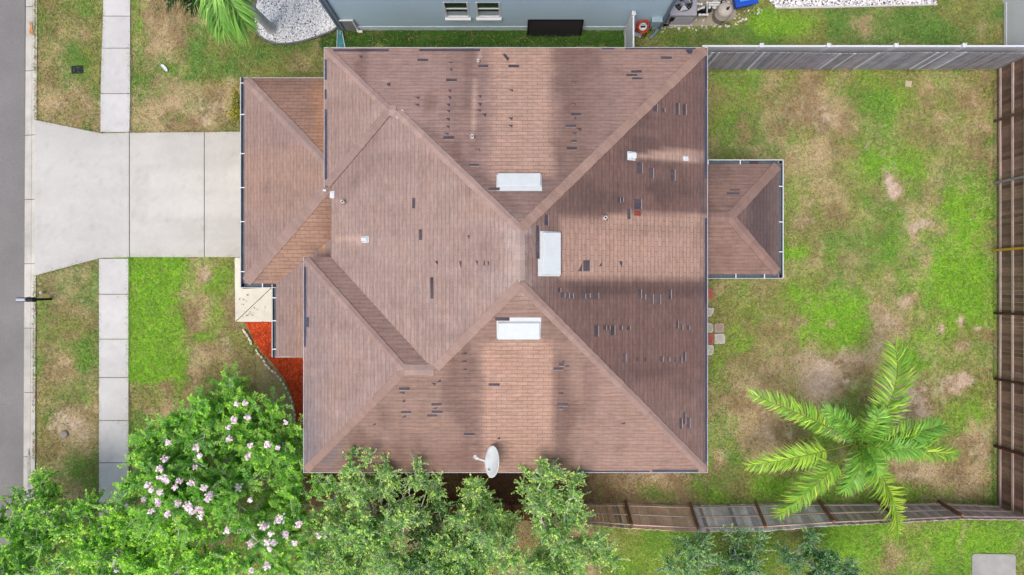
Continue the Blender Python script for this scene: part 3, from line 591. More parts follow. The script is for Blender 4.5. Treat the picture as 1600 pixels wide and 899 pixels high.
def fringe():
    rs = np.random.RandomState(71); P = []
    segs = [((57, 188), (159, 209)), ((55, 431), (157, 403.5)), ((204, 208), (376, 206.5)), ((203, 402), (368, 402)), ((204, -10), (203, 208)), ((162, -10), (159, 209)),
            ((155.5, 404), (155.5, 800)), ((201.5, 404), (201.5, 800)), ((55.5, -10), (56.5, 188)), ((54.5, 431), (53.5, 800)), ((368, 452), (369, 503)), ((369, 503.5), (384, 503.5)), ((1110, 109.5), (1552, 109.5)), ((1553, 110), (1553, 790))]
    for a, b in segs:
        A3, B3 = at(*a), at(*b); L = (B3 - A3).length; n = int(L * 120)
        t = rs.rand(n); dens = fbm(t * L * 1.2, t * 0 + a[0], 330, 3) > .40; t = t[dens]; n = len(t)
        d = (B3 - A3) / L; off = rs.randn(n) * .022
        P.append(np.stack([A3.x + (B3.x - A3.x) * t - d.y * off, A3.y + (B3.y - A3.y) * t + d.x * off], 1))
    P = np.concatenate(P); x, y = P[:, 0], P[:, 1]; n = len(x); c, G, Sd = lawn(x, y)
    th = rs.rand(n) * 6.283; L = .05 + .09 * rs.rand(n); W = .006 + .010 * rs.rand(n); dx, dy = np.cos(th), np.sin(th); z0 = np.full(n, .0)
    vs = np.stack([q3(x - dy * W, y + dx * W, z0), q3(x + dy * W, y - dx * W, z0), q3(x + dx * L, y + dy * L, z0 + .045 + .03 * rs.rand(n))], 1).reshape(-1, 3)
    c = c * (.6 + .7 * rs.rand(n, 1))
    return npmesh('edge_grass', vs, np.arange(n * 3).reshape(-1, 3), M['grass'], colors=np.repeat(c, 3, 0))
tag(fringe(), kind='stuff')
tag(grass(760000, 21), kind='stuff')

# ------------------------------------------------------------------ the house
house = empty('house', (0, 0, 0), 'single storey house with a stained brown shingle hip roof and missing tabs', 'house')
Z2, P2 = 3.80, .40            # main eaves and pitch
Z1, P1, PW = 2.60, .355, .26   # lower eaves (garage, entry, back porch)
XE, YN, YS = 6.51, 7.99, -6.16
XW0, XW1, XW2, YW1, YW2 = -6.03, -6.25, -6.94, 3.35, 1.01
dn = (YN - YW1) / 2; yn = (YN + YW1) / 2
ds_ = (YW2 - YS) / 2; ysr = (YW2 + YS) / 2
hr = (XE - XW0) / 2
R1, R2 = (XE - hr, YN - hr), (XE - hr, YS + hr)
A1, B1 = (XW1 + dn, yn), (XW0 + dn, yn)
A2, B2 = (XW2 + ds_, ysr), (XW0 + ds_, ysr)
XG, YGN, YGS, XP, YPS = -9.41, 7.36, .135, -8.30, -2.42
BXE, BYN, BYS = 9.40, 4.35, .46
SL = {   # plane: (function height, eave direction axis, run function)
 'N': (lambda x, y: Z2 + P2 * (YN - y), 'x', lambda x, y: YN - y, P2), 'S': (lambda x, y: Z2 + P2 * (y - YS), 'x', lambda x, y: y - YS, P2),
 'E': (lambda x, y: Z2 + P2 * (XE - x), 'y', lambda x, y: XE - x, P2), 'W0': (lambda x, y: Z2 + P2 * (x - XW0), 'y', lambda x, y: x - XW0, P2),
 'W1': (lambda x, y: Z2 + P2 * (x - XW1), 'y', lambda x, y: x - XW1, P2), 'W1s': (lambda x, y: Z2 + P2 * (y - YW1), 'x', lambda x, y: y - YW1, P2),
 'W2': (lambda x, y: Z2 + P2 * (x - XW2), 'y', lambda x, y: x - XW2, P2), 'W2n': (lambda x, y: Z2 + P2 * (YW2 - y), 'x', lambda x, y: YW2 - y, P2),
 'Gw': (lambda x, y: Z1 + P1 * (x - XG), 'y', lambda x, y: x - XG, P1), 'Gn': (lambda x, y: Z1 + P1 * (YGN - y), 'x', lambda x, y: YGN - y, P1),
 'Gs': (lambda x, y: Z1 + P1 * (y - YGS), 'x', lambda x, y: y - YGS, P1), 'W3': (lambda x, y: Z1 + PW * (x - XP), 'y', lambda x, y: x - XP, PW),
 'Bn': (lambda x, y: Z1 + P1 * (BYN - y), 'x', lambda x, y: BYN - y, P1), 'Bs': (lambda x, y: Z1 + P1 * (y - BYS), 'x', lambda x, y: y - BYS, P1),
 'Be': (lambda x, y: Z1 + P1 * (BXE - x), 'y', lambda x, y: BXE - x, P1),
}
def on(px, py, sl, lift=0.0):
    f = SL[sl][0]; z = Z2
    for _ in range(8):
        p = at(px, py, z); z = f(p.x, p.y) + lift
    return at(px, py, z)
def band(v, a, b, e): return smooth(a - e, a + e, v) * (1 - smooth(b - e, b + e, v))
def blend(c, tgt, k): return c * (1 - k[:, None]) + np.asarray(tgt)[None] * k[:, None]
KR = 1.45
def R_(r, g, b):
    m = (r + g + b) / 3
    return A(.79 * r + .21 * m + 14, .79 * g + .21 * m + 13, .79 * b + .21 * m + 12, KR)
def roof_col(sl, x, y, z):
    """shingle colour: algae, clean streaks washed by the metal vents, rust, a painted hip shade; px,py = survey coordinates of the roof"""
    px, py = topx(x, y, z); n = len(px)
    w1 = (fbm(x * 1.2, y * 1.2, 120, 4) - .5); w2 = (fbm(x * 3.5, y * 3.5, 130, 3) - .5)
    qx, qy = px + w2 * 5, py + w2 * 5
    slot = np.full(n, .5)
    def C(r, g, b): return np.tile(R_(r, g, b), (n, 1))
    if sl == 'N':
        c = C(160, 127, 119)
        st = fbm(x * 2.2, y * .25, 140, 3) - .5                       # streaks run down the slope
        c = blend(c, R_(128, 99, 92), smooth(.02, .26, st + w1 * .7) * .75)
        c = blend(c, R_(128, 98, 88), smooth(850, 890, qx) * (1 - smooth(890, 990, qx)) * .8)
        c = blend(c, R_(158, 122, 108), smooth(930, 990, qx) * .5)
        c = blend(c, R_(124, 95, 86), band(qx, 700, 760, 14) * .35)
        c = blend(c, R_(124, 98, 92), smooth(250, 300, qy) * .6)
        clean_band = band(qx + w1 * 14, 768, 862, 14) * (1 - smooth(272, 284, py))  # pale shingles washed clean below the metal vent
        slot = slot + clean_band; c = blend(c, R_(190, 150, 130), clean_band * .92)
        c = blend(c, R_(172, 128, 108), band(qx, 770, 858, 8) * smooth(255, 276, py) * (1 - smooth(270, 284, py)) * .5)
        c = blend(c, R_(186, 152, 136), band(px + w2 * 2, 736.6, 743.6, 1.8) * band(py, 126, 214, 10) * .95)
        c = blend(c, R_(205, 172, 155), band(px, 745.5, 750, 1.5) * band(py, 79, 97, 2) * .9)
        c = blend(c, R_(188, 150, 132), band(px, 640, 680, 6) * band(py, 104, 108, 2) * .4)
        c = blend(c, R_(112, 84, 78), band(qx - (py - 178) * 1.1, 632, 652, 5) * smooth(185, 210, py) * .5)  # dark line beside the hip: its shaded side painted into the colour
    elif sl == 'E':
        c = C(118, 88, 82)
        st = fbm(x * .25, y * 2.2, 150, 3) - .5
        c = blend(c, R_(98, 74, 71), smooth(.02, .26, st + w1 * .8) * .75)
        c = blend(c, R_(140, 110, 101), smooth(560, 680, qy) * .7)
        c = blend(c, R_(132, 104, 96), (1 - smooth(850, 930, qx)) * .5)
        c = blend(c, R_(124, 92, 84), (1 - smooth(100, 180, qy)) * .6)
        clean_band = band(qy, 342, 436, 9) * smooth(868, 880, px)
        slot = slot + clean_band; c = blend(c, R_(184, 144, 126), clean_band * .93)
        c = blend(c, R_(156, 122, 108), band(qy, 340, 366, 8) * smooth(875, 890, px) * .45)
        c = blend(c, R_(82, 64, 62), band(qy, 442, 462, 8) * smooth(880, 900, px) * .5)
        c = blend(c, R_(184, 145, 126), band(qy, 334, 352, 5) * smooth(945, 952, px) * .8)
        wdt = np.clip((px - 985) / 60, .0, 1)
        c = blend(c, R_(186, 150, 132), band(qy, 242 - wdt * 8, 247 + wdt * 6, 4) * smooth(984, 992, px) * (1 - smooth(1060, 1110, px) * .5) * .9)
        c = blend(c, R_(196, 162, 146), band(qy, 246, 251, 2) * smooth(1068, 1076, px) * .6)
        c = blend(c, R_(98, 86, 92), smooth(1086, 1102, px) * .35)
    elif sl in ('W0', 'W1', 'W2'):
        c = C(161, 134, 126)
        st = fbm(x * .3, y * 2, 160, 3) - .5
        c = blend(c, R_(146, 120, 114), smooth(-.02, .22, st + w1 * .8) * .75)
        c = blend(c, R_(176, 144, 128), smooth(.0, .3, w1) * .4)
        if sl == 'W0':
            c = blend(c, R_(194, 160, 142), band(qy, 369, 379, 3) * band(px, 524, 570, 3) * .8)
            c = blend(c, R_(198, 168, 150), band(qy, 314, 319, 2) * band(px, 522, 540, 3) * .8)
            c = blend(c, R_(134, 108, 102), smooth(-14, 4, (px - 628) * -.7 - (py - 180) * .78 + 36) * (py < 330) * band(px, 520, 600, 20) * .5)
            c = blend(c, R_(186, 166, 158), smooth(776, 812, px) * .6)
            c = blend(c, R_(158, 140, 138), band(qy, 415, 450, 10) * band(qx, 745, 790, 14) * .4)
        if sl == 'W1':
            c = blend(c, R_(150, 122, 114), (1 - smooth(560, 600, px)) * .4)
        if sl == 'W2':
            c = blend(c, R_(146, 126, 124), (1 - smooth(484, 540, px + w1 * 40)) * .75)
            c = blend(c, R_(120, 114, 124), (1 - smooth(482, 512, px + w1 * 50)) * smooth(560, 680, py) * .85)
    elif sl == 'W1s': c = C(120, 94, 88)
    elif sl == 'W2n':
        c = C(142, 112, 104); c = blend(c, R_(112, 88, 84), smooth(.0, .2, w1) * .7)
    elif sl == 'S':
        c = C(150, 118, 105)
        st = fbm(x * 2, y * .25, 170, 3) - .5
        c = blend(c, R_(120, 92, 84), smooth(.0, .22, st + w1 * .7) * .75)
        c = blend(c, R_(128, 98, 90), band(qx, 720, 752, 10) * smooth(540, 560, py) * .5)
        c = blend(c, R_(166, 130, 116), smooth(890, 960, qx) * .75)
        clean_band = band(qx, 756, 863, 5) * smooth(526, 542, py)
        slot = slot + clean_band; c = blend(c, R_(184, 142, 122), clean_band * (1 - smooth(640, 740, py) * .35) * .95)
        c = blend(c, R_(118, 90, 82), band(qx, 866, 888, 8) * smooth(540, 575, py) * .75)
        c = blend(c, R_(124, 88, 80), smooth(660, 735, qy) * (1 - smooth(740, 760, qx)) * .5)
        c = blend(c, R_(118, 112, 118), np.exp(-(((qx - 512) / 22) ** 2 + ((qy - 705) / 26) ** 2)) * .8)
        c = blend(c, R_(192, 158, 140), band(px, 775, 848, 4) * band(py, 528, 540, 3) * .5)
    elif sl == 'Gw':
        c = C(152, 124, 116); c = blend(c, R_(164, 128, 110), band(qy, 230, 330, 40) * .7)
        c = blend(c, R_(138, 112, 108), smooth(0, .3, w1) * .5)
    elif sl == 'Gn':
        slot = slot + .5
        c = C(152, 114, 98); c = blend(c, R_(178, 126, 90), smooth(482, 502, qx) * .8); c = blend(c, R_(122, 92, 84), (1 - smooth(124, 150, qy)) * .6)
    elif sl == 'Gs':
        slot = slot + .7
        c = C(164, 124, 104); c = blend(c, R_(178, 136, 110), smooth(0, .25, w1) * .6)
        c = blend(c, R_(140, 100, 80), smooth(490, 515, qx) * .6); c = blend(c, R_(150, 122, 112), (1 - smooth(400, 440, qx)) * .6)
    elif sl == 'W3':
        c = C(150, 124, 116); c = blend(c, R_(136, 112, 108), smooth(0, .25, w1) * .6)
        c = blend(c, R_(182, 134, 98), band(px, 499, 511, 2) * band(py, 382, 400, 2) * .9)
        c = blend(c, R_(166, 126, 104), smooth(455, 472, px) * smooth(440, 470, py) * .5)
    elif sl == 'Be':
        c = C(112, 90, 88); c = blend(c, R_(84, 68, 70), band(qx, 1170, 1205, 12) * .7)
    elif sl == 'Bn': c = C(134, 104, 94); c = blend(c, R_(112, 86, 80), smooth(0, .25, w1) * .6)
    else: c = C(144, 110, 99); c = blend(c, R_(120, 92, 84), smooth(0, .25, w1) * .6)
    if sl in 'NESW0':                                                   # weathered granule loss round the peak
        k = np.exp(-(((px - 814) / 22) ** 2 + (np.maximum(np.abs(py - 402) - 48, 0) / 16) ** 2))
        c = blend(c, R_(184, 166, 160), k * (.25 + .6 * smooth(.45, .7, fbm(x * 4, y * 4, 180, 3))))
    return c, np.clip(slot, .22, 1)
def slope_into(lst, sl, pts, step=.14):
    f, ax, run, p = SL[sl]
    bm = bmesh.new(); vs = [bm.verts.new((x, y, f(x, y))) for x, y in pts]; bm.faces.new(vs)
    xs = [q[0] for q in pts]; ys = [q[1] for q in pts]
    for axis, lo, hi in ((0, min(xs), max(xs)), (1, min(ys), max(ys))):
        no = (1, 0, 0) if axis == 0 else (0, 1, 0)
        for v in np.arange(lo + step, hi, step):
            bmesh.ops.bisect_plane(bm, geom=bm.verts[:] + bm.edges[:] + bm.faces[:], plane_co=Vector(no) * float(v), plane_no=no)
    bm.normal_update()
    bm.verts.ensure_lookup_table(); bm.verts.index_update()
    co = np.array([v.co[:] for v in bm.verts])
    fs = [[v.index for v in (fc.verts if fc.normal.z > 0 else reversed(fc.verts))] for fc in bm.faces]
    bm.free()
    r = run(co[:, 0], co[:, 1]) * math.sqrt(1 + p * p)
    uv = np.stack([co[:, 0] if ax == 'x' else co[:, 1], r], 1)
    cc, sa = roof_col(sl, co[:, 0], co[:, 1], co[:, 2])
    lst.append((co, fs, uv, np.concatenate([cc, sa[:, None]], 1)))
def build_roof(name, lst, patches=(), mats=None):
    V_, F_, U_, C_, MI = [], [], [], [], []
    o = 0
    for co, fs, uv, c in lst:
        V_ += co.tolist(); F_ += [[i + o for i in f] for f in fs]; MI += [0] * len(fs)
        U_ += uv.tolist(); C_ += c.tolist(); o += len(co)
    for vs, mi in patches:
        V_ += [list(v) for v in vs]; F_.append(list(range(o, o + len(vs)))); MI.append(mi)
        U_ += [[0, 0]] * len(vs); C_ += [[1, 1, 1, 1]] * len(vs); o += len(vs)
    me = bpy.data.meshes.new(name); me.from_pydata(V_, [], F_)
    for m in (mats or [M['shingle'], M['bare'], M['flash'], M['lip']]): me.materials.append(m)
    me.polygons.foreach_set('material_index', MI)
    ul = me.uv_layers.new(name='UVMap'); li = np.zeros(len(me.loops), int); me.loops.foreach_get('vertex_index', li)
    ul.data.foreach_set('uv', np.array(U_, np.float32)[li].ravel())
    a = me.attributes.new('Col', 'FLOAT_COLOR', 'POINT'); a.data.foreach_set('color', np.array(C_, np.float32).ravel()); me.update()
    return link(name, me, house)
# bare patches where tabs are missing: (slope, x0, y0, x1, y1[, shape]) in photograph pixels
PT = []
def T(ox, oy, sl, items):
    for it in items:
        PT.append((sl, ox + it[0] / 4, oy + it[1] / 4, ox + it[2] / 4, oy + it[3] / 4, it[4] if len(it) > 4 else 'r'))
T(400, 0, 'N', [(1010, 368, 1075, 384), (640, 348, 665, 368, 'a'), (1195, 388, 1230, 396, 'a'), (1208, 430, 1228, 445, 'a'), (1190, 493, 1256, 510), (815, 515, 840, 537, 'b'), (1200, 560, 1220, 578, 'a'), (1200, 603, 1220, 624, 'a'), (1185, 648, 1215, 666, 'a'), (1190, 690, 1214, 704, 'a'), (1185, 738, 1212, 758, 'a'), (1185, 785, 1210, 804, 'a'), (1175, 830, 1206, 846, 'a'), (1170, 852, 1236, 870), (990, 605, 1024, 620, 'a'), (990, 650, 1022, 667, 'a'), (1385, 595, 1410, 614, 'a'), (1385, 645, 1410, 665, 'a'), (1376, 685, 1408, 698, 'a'), (1412, 710, 1440, 732, 'a'), (1390, 406, 1452, 422), (1545, 340, 1580, 378, 'q'), (1578, 407, 1645, 422), (1575, 560, 1609, 572, 'a'), (1575, 735, 1605, 752, 'a'), (1575, 780, 1605, 798, 'a')])
T(800, 0, 'N', [(745, 441, 812, 456), (715, 463, 782, 477), (750, 485, 815, 498), (932, 354, 998, 370), (367, 510, 398, 524, 'l'), (367, 645, 398, 660, 'l'), (368, 709, 432, 724), (384, 735, 403, 750, 'a'), (335, 780, 402, 795), (400, 800, 435, 821, 'a'), (370, 828, 405, 842, 'a'), (370, 875, 405, 889), (340, 20 + 900, 405, 37 + 900)])
T(400, 225, 'N', [(1455, 272, 1522, 290), (1370, 30, 1400, 45, 'l'), (1330, 125, 1396, 138)])
T(800, 0, 'E', [(880, 650, 908, 697), (935, 675, 955, 702), (1022, 645, 1043, 718), (1067, 650, 1088, 720), (790, 855, 808, 885, 'a')])
T(800, 225, 'E', [(783, 115, 815, 185), (855, 150, 884, 215), (992, 160, 1018, 230), (660, 335, 676, 368), (682, 335, 695, 362), (766, 345, 808, 410), (721, 405, 741, 470), (203, 443, 228, 510), (150, 510, 172, 718), (445, 728, 487, 795), (415, 745, 438, 795, 'c'), (545, 738, 562, 764, 'c'), (670, 735, 690, 775, 'a')])
T(400, 225, 'W0', [(976, 338, 994, 405), (1019, 535, 1038, 602), (1320, 572, 1334, 594, 'a'), (1117, 733, 1138, 757, 'a'), (1268, 733, 1285, 782, 'a'), (1371, 731, 1388, 760, 'a'), (1422, 731, 1430, 762), (1445, 735, 1457, 765, 'a'), (1090, 835, 1109, 968)])
T(400, 450, 'S', [(895, 622, 960, 640), (887, 650, 932, 664, 'a'), (910, 694, 932, 715, 'c'), (905, 770, 970, 785), (906, 795, 938, 811, 'c'), (1097, 722, 1158, 737), (1100, 744, 1132, 757, 'c'), (1098, 768, 1165, 783), (1068, 793, 1132, 806), (1095, 595, 1124, 612, 'a'), (1130, 570, 1155, 590, 'c'), (1283, 400, 1316, 413, 'c'), (1285, 455, 1318, 462), (1288, 502, 1316, 514, 'c'), (1290, 557, 1315, 565, 'c'), (1455, 597, 1522, 613), (725, 845, 748, 858, 'c'), (1495, 185, 1585, 205)])
T(800, 450, 'E', [(286, 0, 304, 30), (306, 30, 330, 60), (335, 30, 358, 64), (366, 32, 382, 66), (436, 35, 460, 68), (470, 32, 488, 62), (510, 30, 541, 66), (791, 8, 808, 64), (822, 40, 834, 76), (866, 40, 882, 100), (910, 40, 928, 104), (976, 10, 995, 70), (516, 235, 540, 304), (570, 235, 590, 264), (596, 235, 612, 262), (616, 235, 642, 297), (670, 238, 688, 262), (720, 238, 738, 262), (1026, 205, 1040, 254), (1056, 230, 1066, 264), (1096, 235, 1110, 264), (692, 410, 712, 464), (735, 435, 741, 474), (780, 435, 785, 465), (830, 435, 836, 468), (925, 430, 945, 464), (970, 430, 985, 460), (1018, 432, 1023, 466), (1046, 430, 1060, 470), (1071, 400, 1085, 460), (1071, 780, 1085, 850), (1048, 815, 1063, 880), (1095, 812, 1112, 877)])
T(800, 450, 'S', [(291, 470, 326, 489), (258, 498, 320, 513), (335, 484, 358, 494), (285, 722, 350, 738), (292, 745, 318, 757), (292, 655, 320, 665), (676, 838, 708, 852, 'c'), (305, 452, 326, 466, 'c')])
T(400, 675, 'S', [(1300, 8, 1365, 22), (1503, 28, 1525, 47, 'c')])
def patch(sl, x0, y0, x1, y1, sh):
    if sh == 'a': cs = [(x0, y0), (x1, y0), (x1 - (x1 - x0) * .15, y1)]
    elif sh == 'c': cs = [(x0, y1), (x1, y1), (x1, y0)]
    elif sh == 'b': cs = [(x0, y0 + 2), (x1, y0), (x1, y1), (x0 + 2, y1)]
    elif sh == 'q': cs = [(x0 - 1, y0), (x0 + 3, y0 - 1), (x1 + 1, y1 - 3), (x1 - 2, y1 + 1)]
    elif sh == 'l': return [[on(a, b, sl, .012) for a, b in ((x0, y0), (x1, y0), (x1, y0 + 1), (x0, y0 + 1))][::-1], [on(a, b, sl, .012) for a, b in ((x1 - 1, y0 + 1), (x1, y0 + 1), (x1, y1), (x1 - 1, y1))][::-1]]
    else:
        q = random.Random(int(x0 * 13 + y0 * 7)); j = lambda: q.uniform(-.55, .55)
        cs = [(x0 + j(), y0 + j() * .5), (x1 + j(), y0 + j() * .5), (x1 + j() * .6, y1 + j()), ((x0 + x1) / 2 + j() * 3, y1 + j() * .8), (x0 + j() * .6, y1 + j())]
    out = [[on(a, b, sl, .012) for a, b in cs][::-1]]
    if sh == 'r' and sl == 'E' and (x1 - x0) > 2: LIPS.append([on(a, b, sl, .02) for a, b in ((x1, y0), (x1 + .9, y0 + .3), (x1 + .9, y1), (x1, y1))][::-1])
    elif sh == 'r' and (y1 - y0) > 2.5: LIPS.append([on(a, b, sl, .02) for a, b in ((x0, y1), (x1, y1), (x1, y1 + .7), (x0 + 1, y1 + .7))][::-1])
    return out
LIPS = []
MAINS = ('N', 'S', 'E', 'W0', 'W1', 'W2', 'W1s', 'W2n')
pat = []
for k_, p_ in enumerate(PT):
    if p_[0] in MAINS: pat += [(v, 1) for v in patch(*p_)]
pat += [(v, 3) for v in LIPS]
# strips along the eaves where the first course has blown off
for sl, x0, y0, x1, y1 in [('N', 521, 77, 560, 80.2), ('N', 560, 77, 607, 80.4), ('N', 655, 76.8, 750, 80), ('N', 940, 74.6, 960, 77.2), ('N', 977, 73.6, 1087, 77),
        ('W1', 506.4, 93, 510.3, 125), ('W1', 506.6, 140, 510, 155), ('W1', 506.6, 171, 511, 281), ('W2', 473.8, 417, 478.2, 455), ('W2', 473.6, 455, 478.4, 527), ('W2', 474, 527, 477.8, 542), ('W2', 478.4, 496, 482.5, 511),
        ('E', 1101.4, 88, 1105.2, 176), ('E', 1101, 176, 1105.3, 279), ('E', 1101.4, 341, 1105.2, 480), ('E', 1101.8, 480, 1105.2, 722),
        ('S', 855, 735, 885, 738), ('S', 900, 735.2, 925, 738), ('S', 925, 736, 1015, 738), ('S', 1019, 734.4, 1091, 737.8)]:
    pat.append(([on(a, b, sl, .013) for a, b in ((x0, y0), (x1, y0), (x1, y1), (x0, y1))][::-1], 2))
pat.append(([on(a, b, 'N', .012) for a, b in ((1071, 77.5), (1083, 77.5), (1081, 84), (1075, 84))][::-1], 2))
L_ = []
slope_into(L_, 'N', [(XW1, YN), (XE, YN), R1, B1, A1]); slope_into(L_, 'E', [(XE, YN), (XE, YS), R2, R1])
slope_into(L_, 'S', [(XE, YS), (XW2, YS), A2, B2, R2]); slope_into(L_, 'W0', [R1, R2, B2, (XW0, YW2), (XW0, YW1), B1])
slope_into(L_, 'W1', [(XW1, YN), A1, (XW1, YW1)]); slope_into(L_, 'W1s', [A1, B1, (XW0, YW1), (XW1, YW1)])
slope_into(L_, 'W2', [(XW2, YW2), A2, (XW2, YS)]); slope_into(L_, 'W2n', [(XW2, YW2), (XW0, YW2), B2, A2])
main_roof = build_roof('main_roof', L_, pat)
L_ = []
xg = -6.12
slope_into(L_, 'Gw', [(XG, YGN), (XG, YGS), (xg, YGS + xg - XG), (xg, YGN - xg + XG)])
slope_into(L_, 'Gn', [(XG, YGN), (xg, YGN - xg + XG), (xg, YGN)])
vk = PW / P1
slope_into(L_, 'Gs', [(XG, YGS), (XP, YGS), (-5.98, YGS + vk * (-5.98 - XP)), (-5.98, YGS + xg - XG), (xg, YGS + xg - XG)])
garage_roof = build_roof('garage_roof', L_)
L_ = []
slope_into(L_, 'W3', [(XP, YPS), (XP, YGS), (-5.98, YGS + vk * (-5.98 - XP)), (-5.98, .9), (-6.6, .9), (-6.6, YPS)])
entry_roof = build_roof('entry_roof', L_)
L_ = []; br_ = (BYN - BYS) / 2; bxa, bya = BXE - br_, (BYN + BYS) / 2; bx0 = 6.3
slope_into(L_, 'Bn', [(bx0, BYN), (BXE, BYN), (bxa, bya), (bx0, bya)]); slope_into(L_, 'Bs', [(bx0, BYS), (bx0, bya), (bxa, bya), (BXE, BYS)])
slope_into(L_, 'Be', [(BXE, BYN), (BXE, BYS), (bxa, bya)])
porch_roof = build_roof('back_porch_roof', L_, [([on(a, b, 'Bn', .012) for a, b in c][::-1], 1) for c in (((1136, 301), (1156, 301), (1156, 304), (1136, 304)), ((1141, 296), (1156, 296), (1156, 298), (1141, 298)))])

# hip and ridge caps: overlapping cap shingles, one strip per hip
def cap(parent, s1, s2, p, q, width=.19, col=(172, 142, 132), seed=0):
    """strip of cap shingles bent over the line p-q (2D) between slopes s1 and s2"""
    f1, f2 = SL[s1][0], SL[s2][0]
    p = Vector(p); q = Vector(q); d = q - p; L = d.length; d /= L; e_ = .10 if L > 1 else 0; p = p + d * e_; L -= e_; nrm = Vector((-d.y, d.x))
    t = (p + q) / 2 + nrm * .1
    if abs(f1(*t) - min(f1(*t), f2(*t))) > 1e-6: f1, f2 = f2, f1       # f1 lies on the +normal side
    V_, F_, U_, C_ = [], [], [], []
    rr = np.random.RandomState(seed); n = max(1, int(L / .145))
    for k in range(n):
        a, b = p + d * (k * L / n), p + d * ((k + 1) * L / n); cc = R_(*col) * rr.uniform(.93, 1.07)
        ww = width * rr.uniform(.93, 1.06)
        o = len(V_)
        for e, (c, lift) in enumerate(((a, .034), (b, .022))):
            for sgn, f in ((1, f1), (0, None), (-1, f2)):
                r = c + nrm * (sgn * ww)
                z = (f(*r) if f else max(min(f1(*c), f2(*c)), 0) + .006) + lift
                V_.append((r.x, r.y, z)); U_.append((k * .0 + sgn * ww, 0)); C_.append(cc)
        F_ += [(o, o + 3, o + 4, o + 1), (o + 1, o + 4, o + 5, o + 2)]
        for sgn, f in ((1, f1), (-1, f2)):                               # edge of the tab
            o2 = len(V_)
            for c, z_ in ((a, .034), (b, .022), (b, -.004), (a, -.004)):
                r = c + nrm * (sgn * ww); V_.append((r.x, r.y, f(*r) + z_)); U_.append((0, 0)); C_.append(cc * .8)
            F_.append((o2, o2 + 1, o2 + 2, o2 + 3))
    me = bpy.data.meshes.new('hip_cap'); me.from_pydata(V_, [], F_)
    bm = bmesh.new(); bm.from_mesh(me); bm.normal_update()
    for fc in bm.faces:
        if fc.normal.z < -.1: fc.normal_flip()
    bm.to_mesh(me); bm.free()
    a = me.attributes.new('Col', 'FLOAT_COLOR', 'POINT'); c4 = np.ones((len(V_), 4), np.float32); c4[:, :3] = C_
    a.data.foreach_set('color', c4.ravel()); me.materials.append(M['cap']); me.update()
    return link('hip_cap', me, parent)
M['cap'] = mat('cap_shingle', (1, 1, 1), .9, (1.2, .12), (30, .16), attr=True, spec=.1)
cap(main_roof, 'N', 'E', (XE, YN), R1, .15, (162, 128, 114), 1); cap(main_roof, 'E', 'S', (XE, YS), R2, .14, (160, 129, 118), 2)
cap(main_roof, 'W0', 'N', B1, R1, .14, (168, 138, 128), 3); cap(main_roof, 'W0', 'S', B2, R2, .14, (166, 134, 122), 4)
cap(main_roof, 'W1', 'N', (XW1, YN), A1, .13, (164, 134, 126), 5); cap(main_roof, 'W1', 'W1s', (XW1, YW1), A1, .13, (156, 126, 118), 6)
cap(main_roof, 'W2', 'W2n', (XW2, YW2), A2, .13, (160, 130, 122), 7); cap(main_roof, 'W2', 'S', (XW2, YS), A2, .13, (158, 126, 114), 8)
cap(main_roof, 'W2n', 'S', A2, B2, .18, (172, 144, 134), 9); cap(main_roof, 'W1s', 'N', A1, B1, .18, (172, 144, 134), 10)
cap(main_roof, 'W0', 'E', R2, R1, .15, (176, 152, 144), 11)
cap(garage_roof, 'Gw', 'Gn', (XG, YGN), (xg, YGN - xg + XG), .17, (156, 128, 120), 12); cap(garage_roof, 'Gw', 'Gs', (XG, YGS), (xg, YGS + xg - XG), .19, (160, 130, 120), 13)
cap(porch_roof, 'Bn', 'Be', (BXE, BYN), (bxa, bya), .17, (140, 108, 98), 14); cap(porch_roof, 'Bs', 'Be', (BXE, BYS), (bxa, bya), .17, (146, 112, 102), 15)
cap(porch_roof, 'Bn', 'Bs', (bx0 + .3, bya), (bxa, bya), .17, (142, 110, 100), 16)

M['drip'] = mat('grey_white_drip_edge', A(196, 196, 202), .5, (1.5, .2), (20, .1))
M['brown_edge'] = mat('brown_drip_edge', R_(140, 112, 102), .8)
# fascia with drip edge, and soffits
def fascia(parent, pts, z, wd=.02, ht=.19):
    mb = MB()
    for a, b in zip(pts[:-1], pts[1:]):
        a3, b3 = Vector((*a, z - ht / 2 + .012)), Vector((*b, z - ht / 2 + .012))
        d = (b3 - a3).normalized(); out = Vector((d.y, -d.x, 0)) * wd / 2
        mb.bar(a3 + out - d * .0, b3 + out + d * wd, wd, ht)
    return mb.build('fascia', M['drip'], parent)
# counter-clockwise outline of the main roof, so that "out" is to the outside
fascia(main_roof, [(XW2, YS), (XE, YS), (XE, YN), (XW1, YN), (XW1, YW1)], Z2); fascia(main_roof, [(XW2, YW2), (XW2, YS)], Z2)
fascia(main_roof, [(XW1, YW1), (XW0, YW1), (XW0, YW2), (XW2, YW2)], Z2, .012, .16).data.materials[0] = M['brown_edge']
mb = MB(); mb.add([(x, y, Z2 - .15) for x, y in [(XW2, YS), (XW2, YW2), (XW0, YW2), (XW0, YW1), (XW1, YW1), (XW1, YN), (XE, YN), (XE, YS)]], [tuple(range(8))])
mb.build('soffit', M['soffit'], main_roof)
mb = MB(); mb.add([(x, y, Z1 - .12) for x, y in [(XG, YGS), (XG, YGN), (xg, YGN), (xg, YGS)]], [(0, 1, 2, 3)]); mb.build('soffit', M['soffit'], garage_roof)
fascia(garage_roof, [(xg, YGN), (XG, YGN)], Z1)
fascia(entry_roof, [(XP, YPS), (-6.6, YPS)], Z1 + .05, .03, .14)
mb = MB(); mb.add([(x, y, Z1 - .12) for x, y in [(XP, YPS), (XP, YGS + .3), (-6.6, YGS + .3), (-6.6, YPS)]], [(0, 1, 2, 3)])
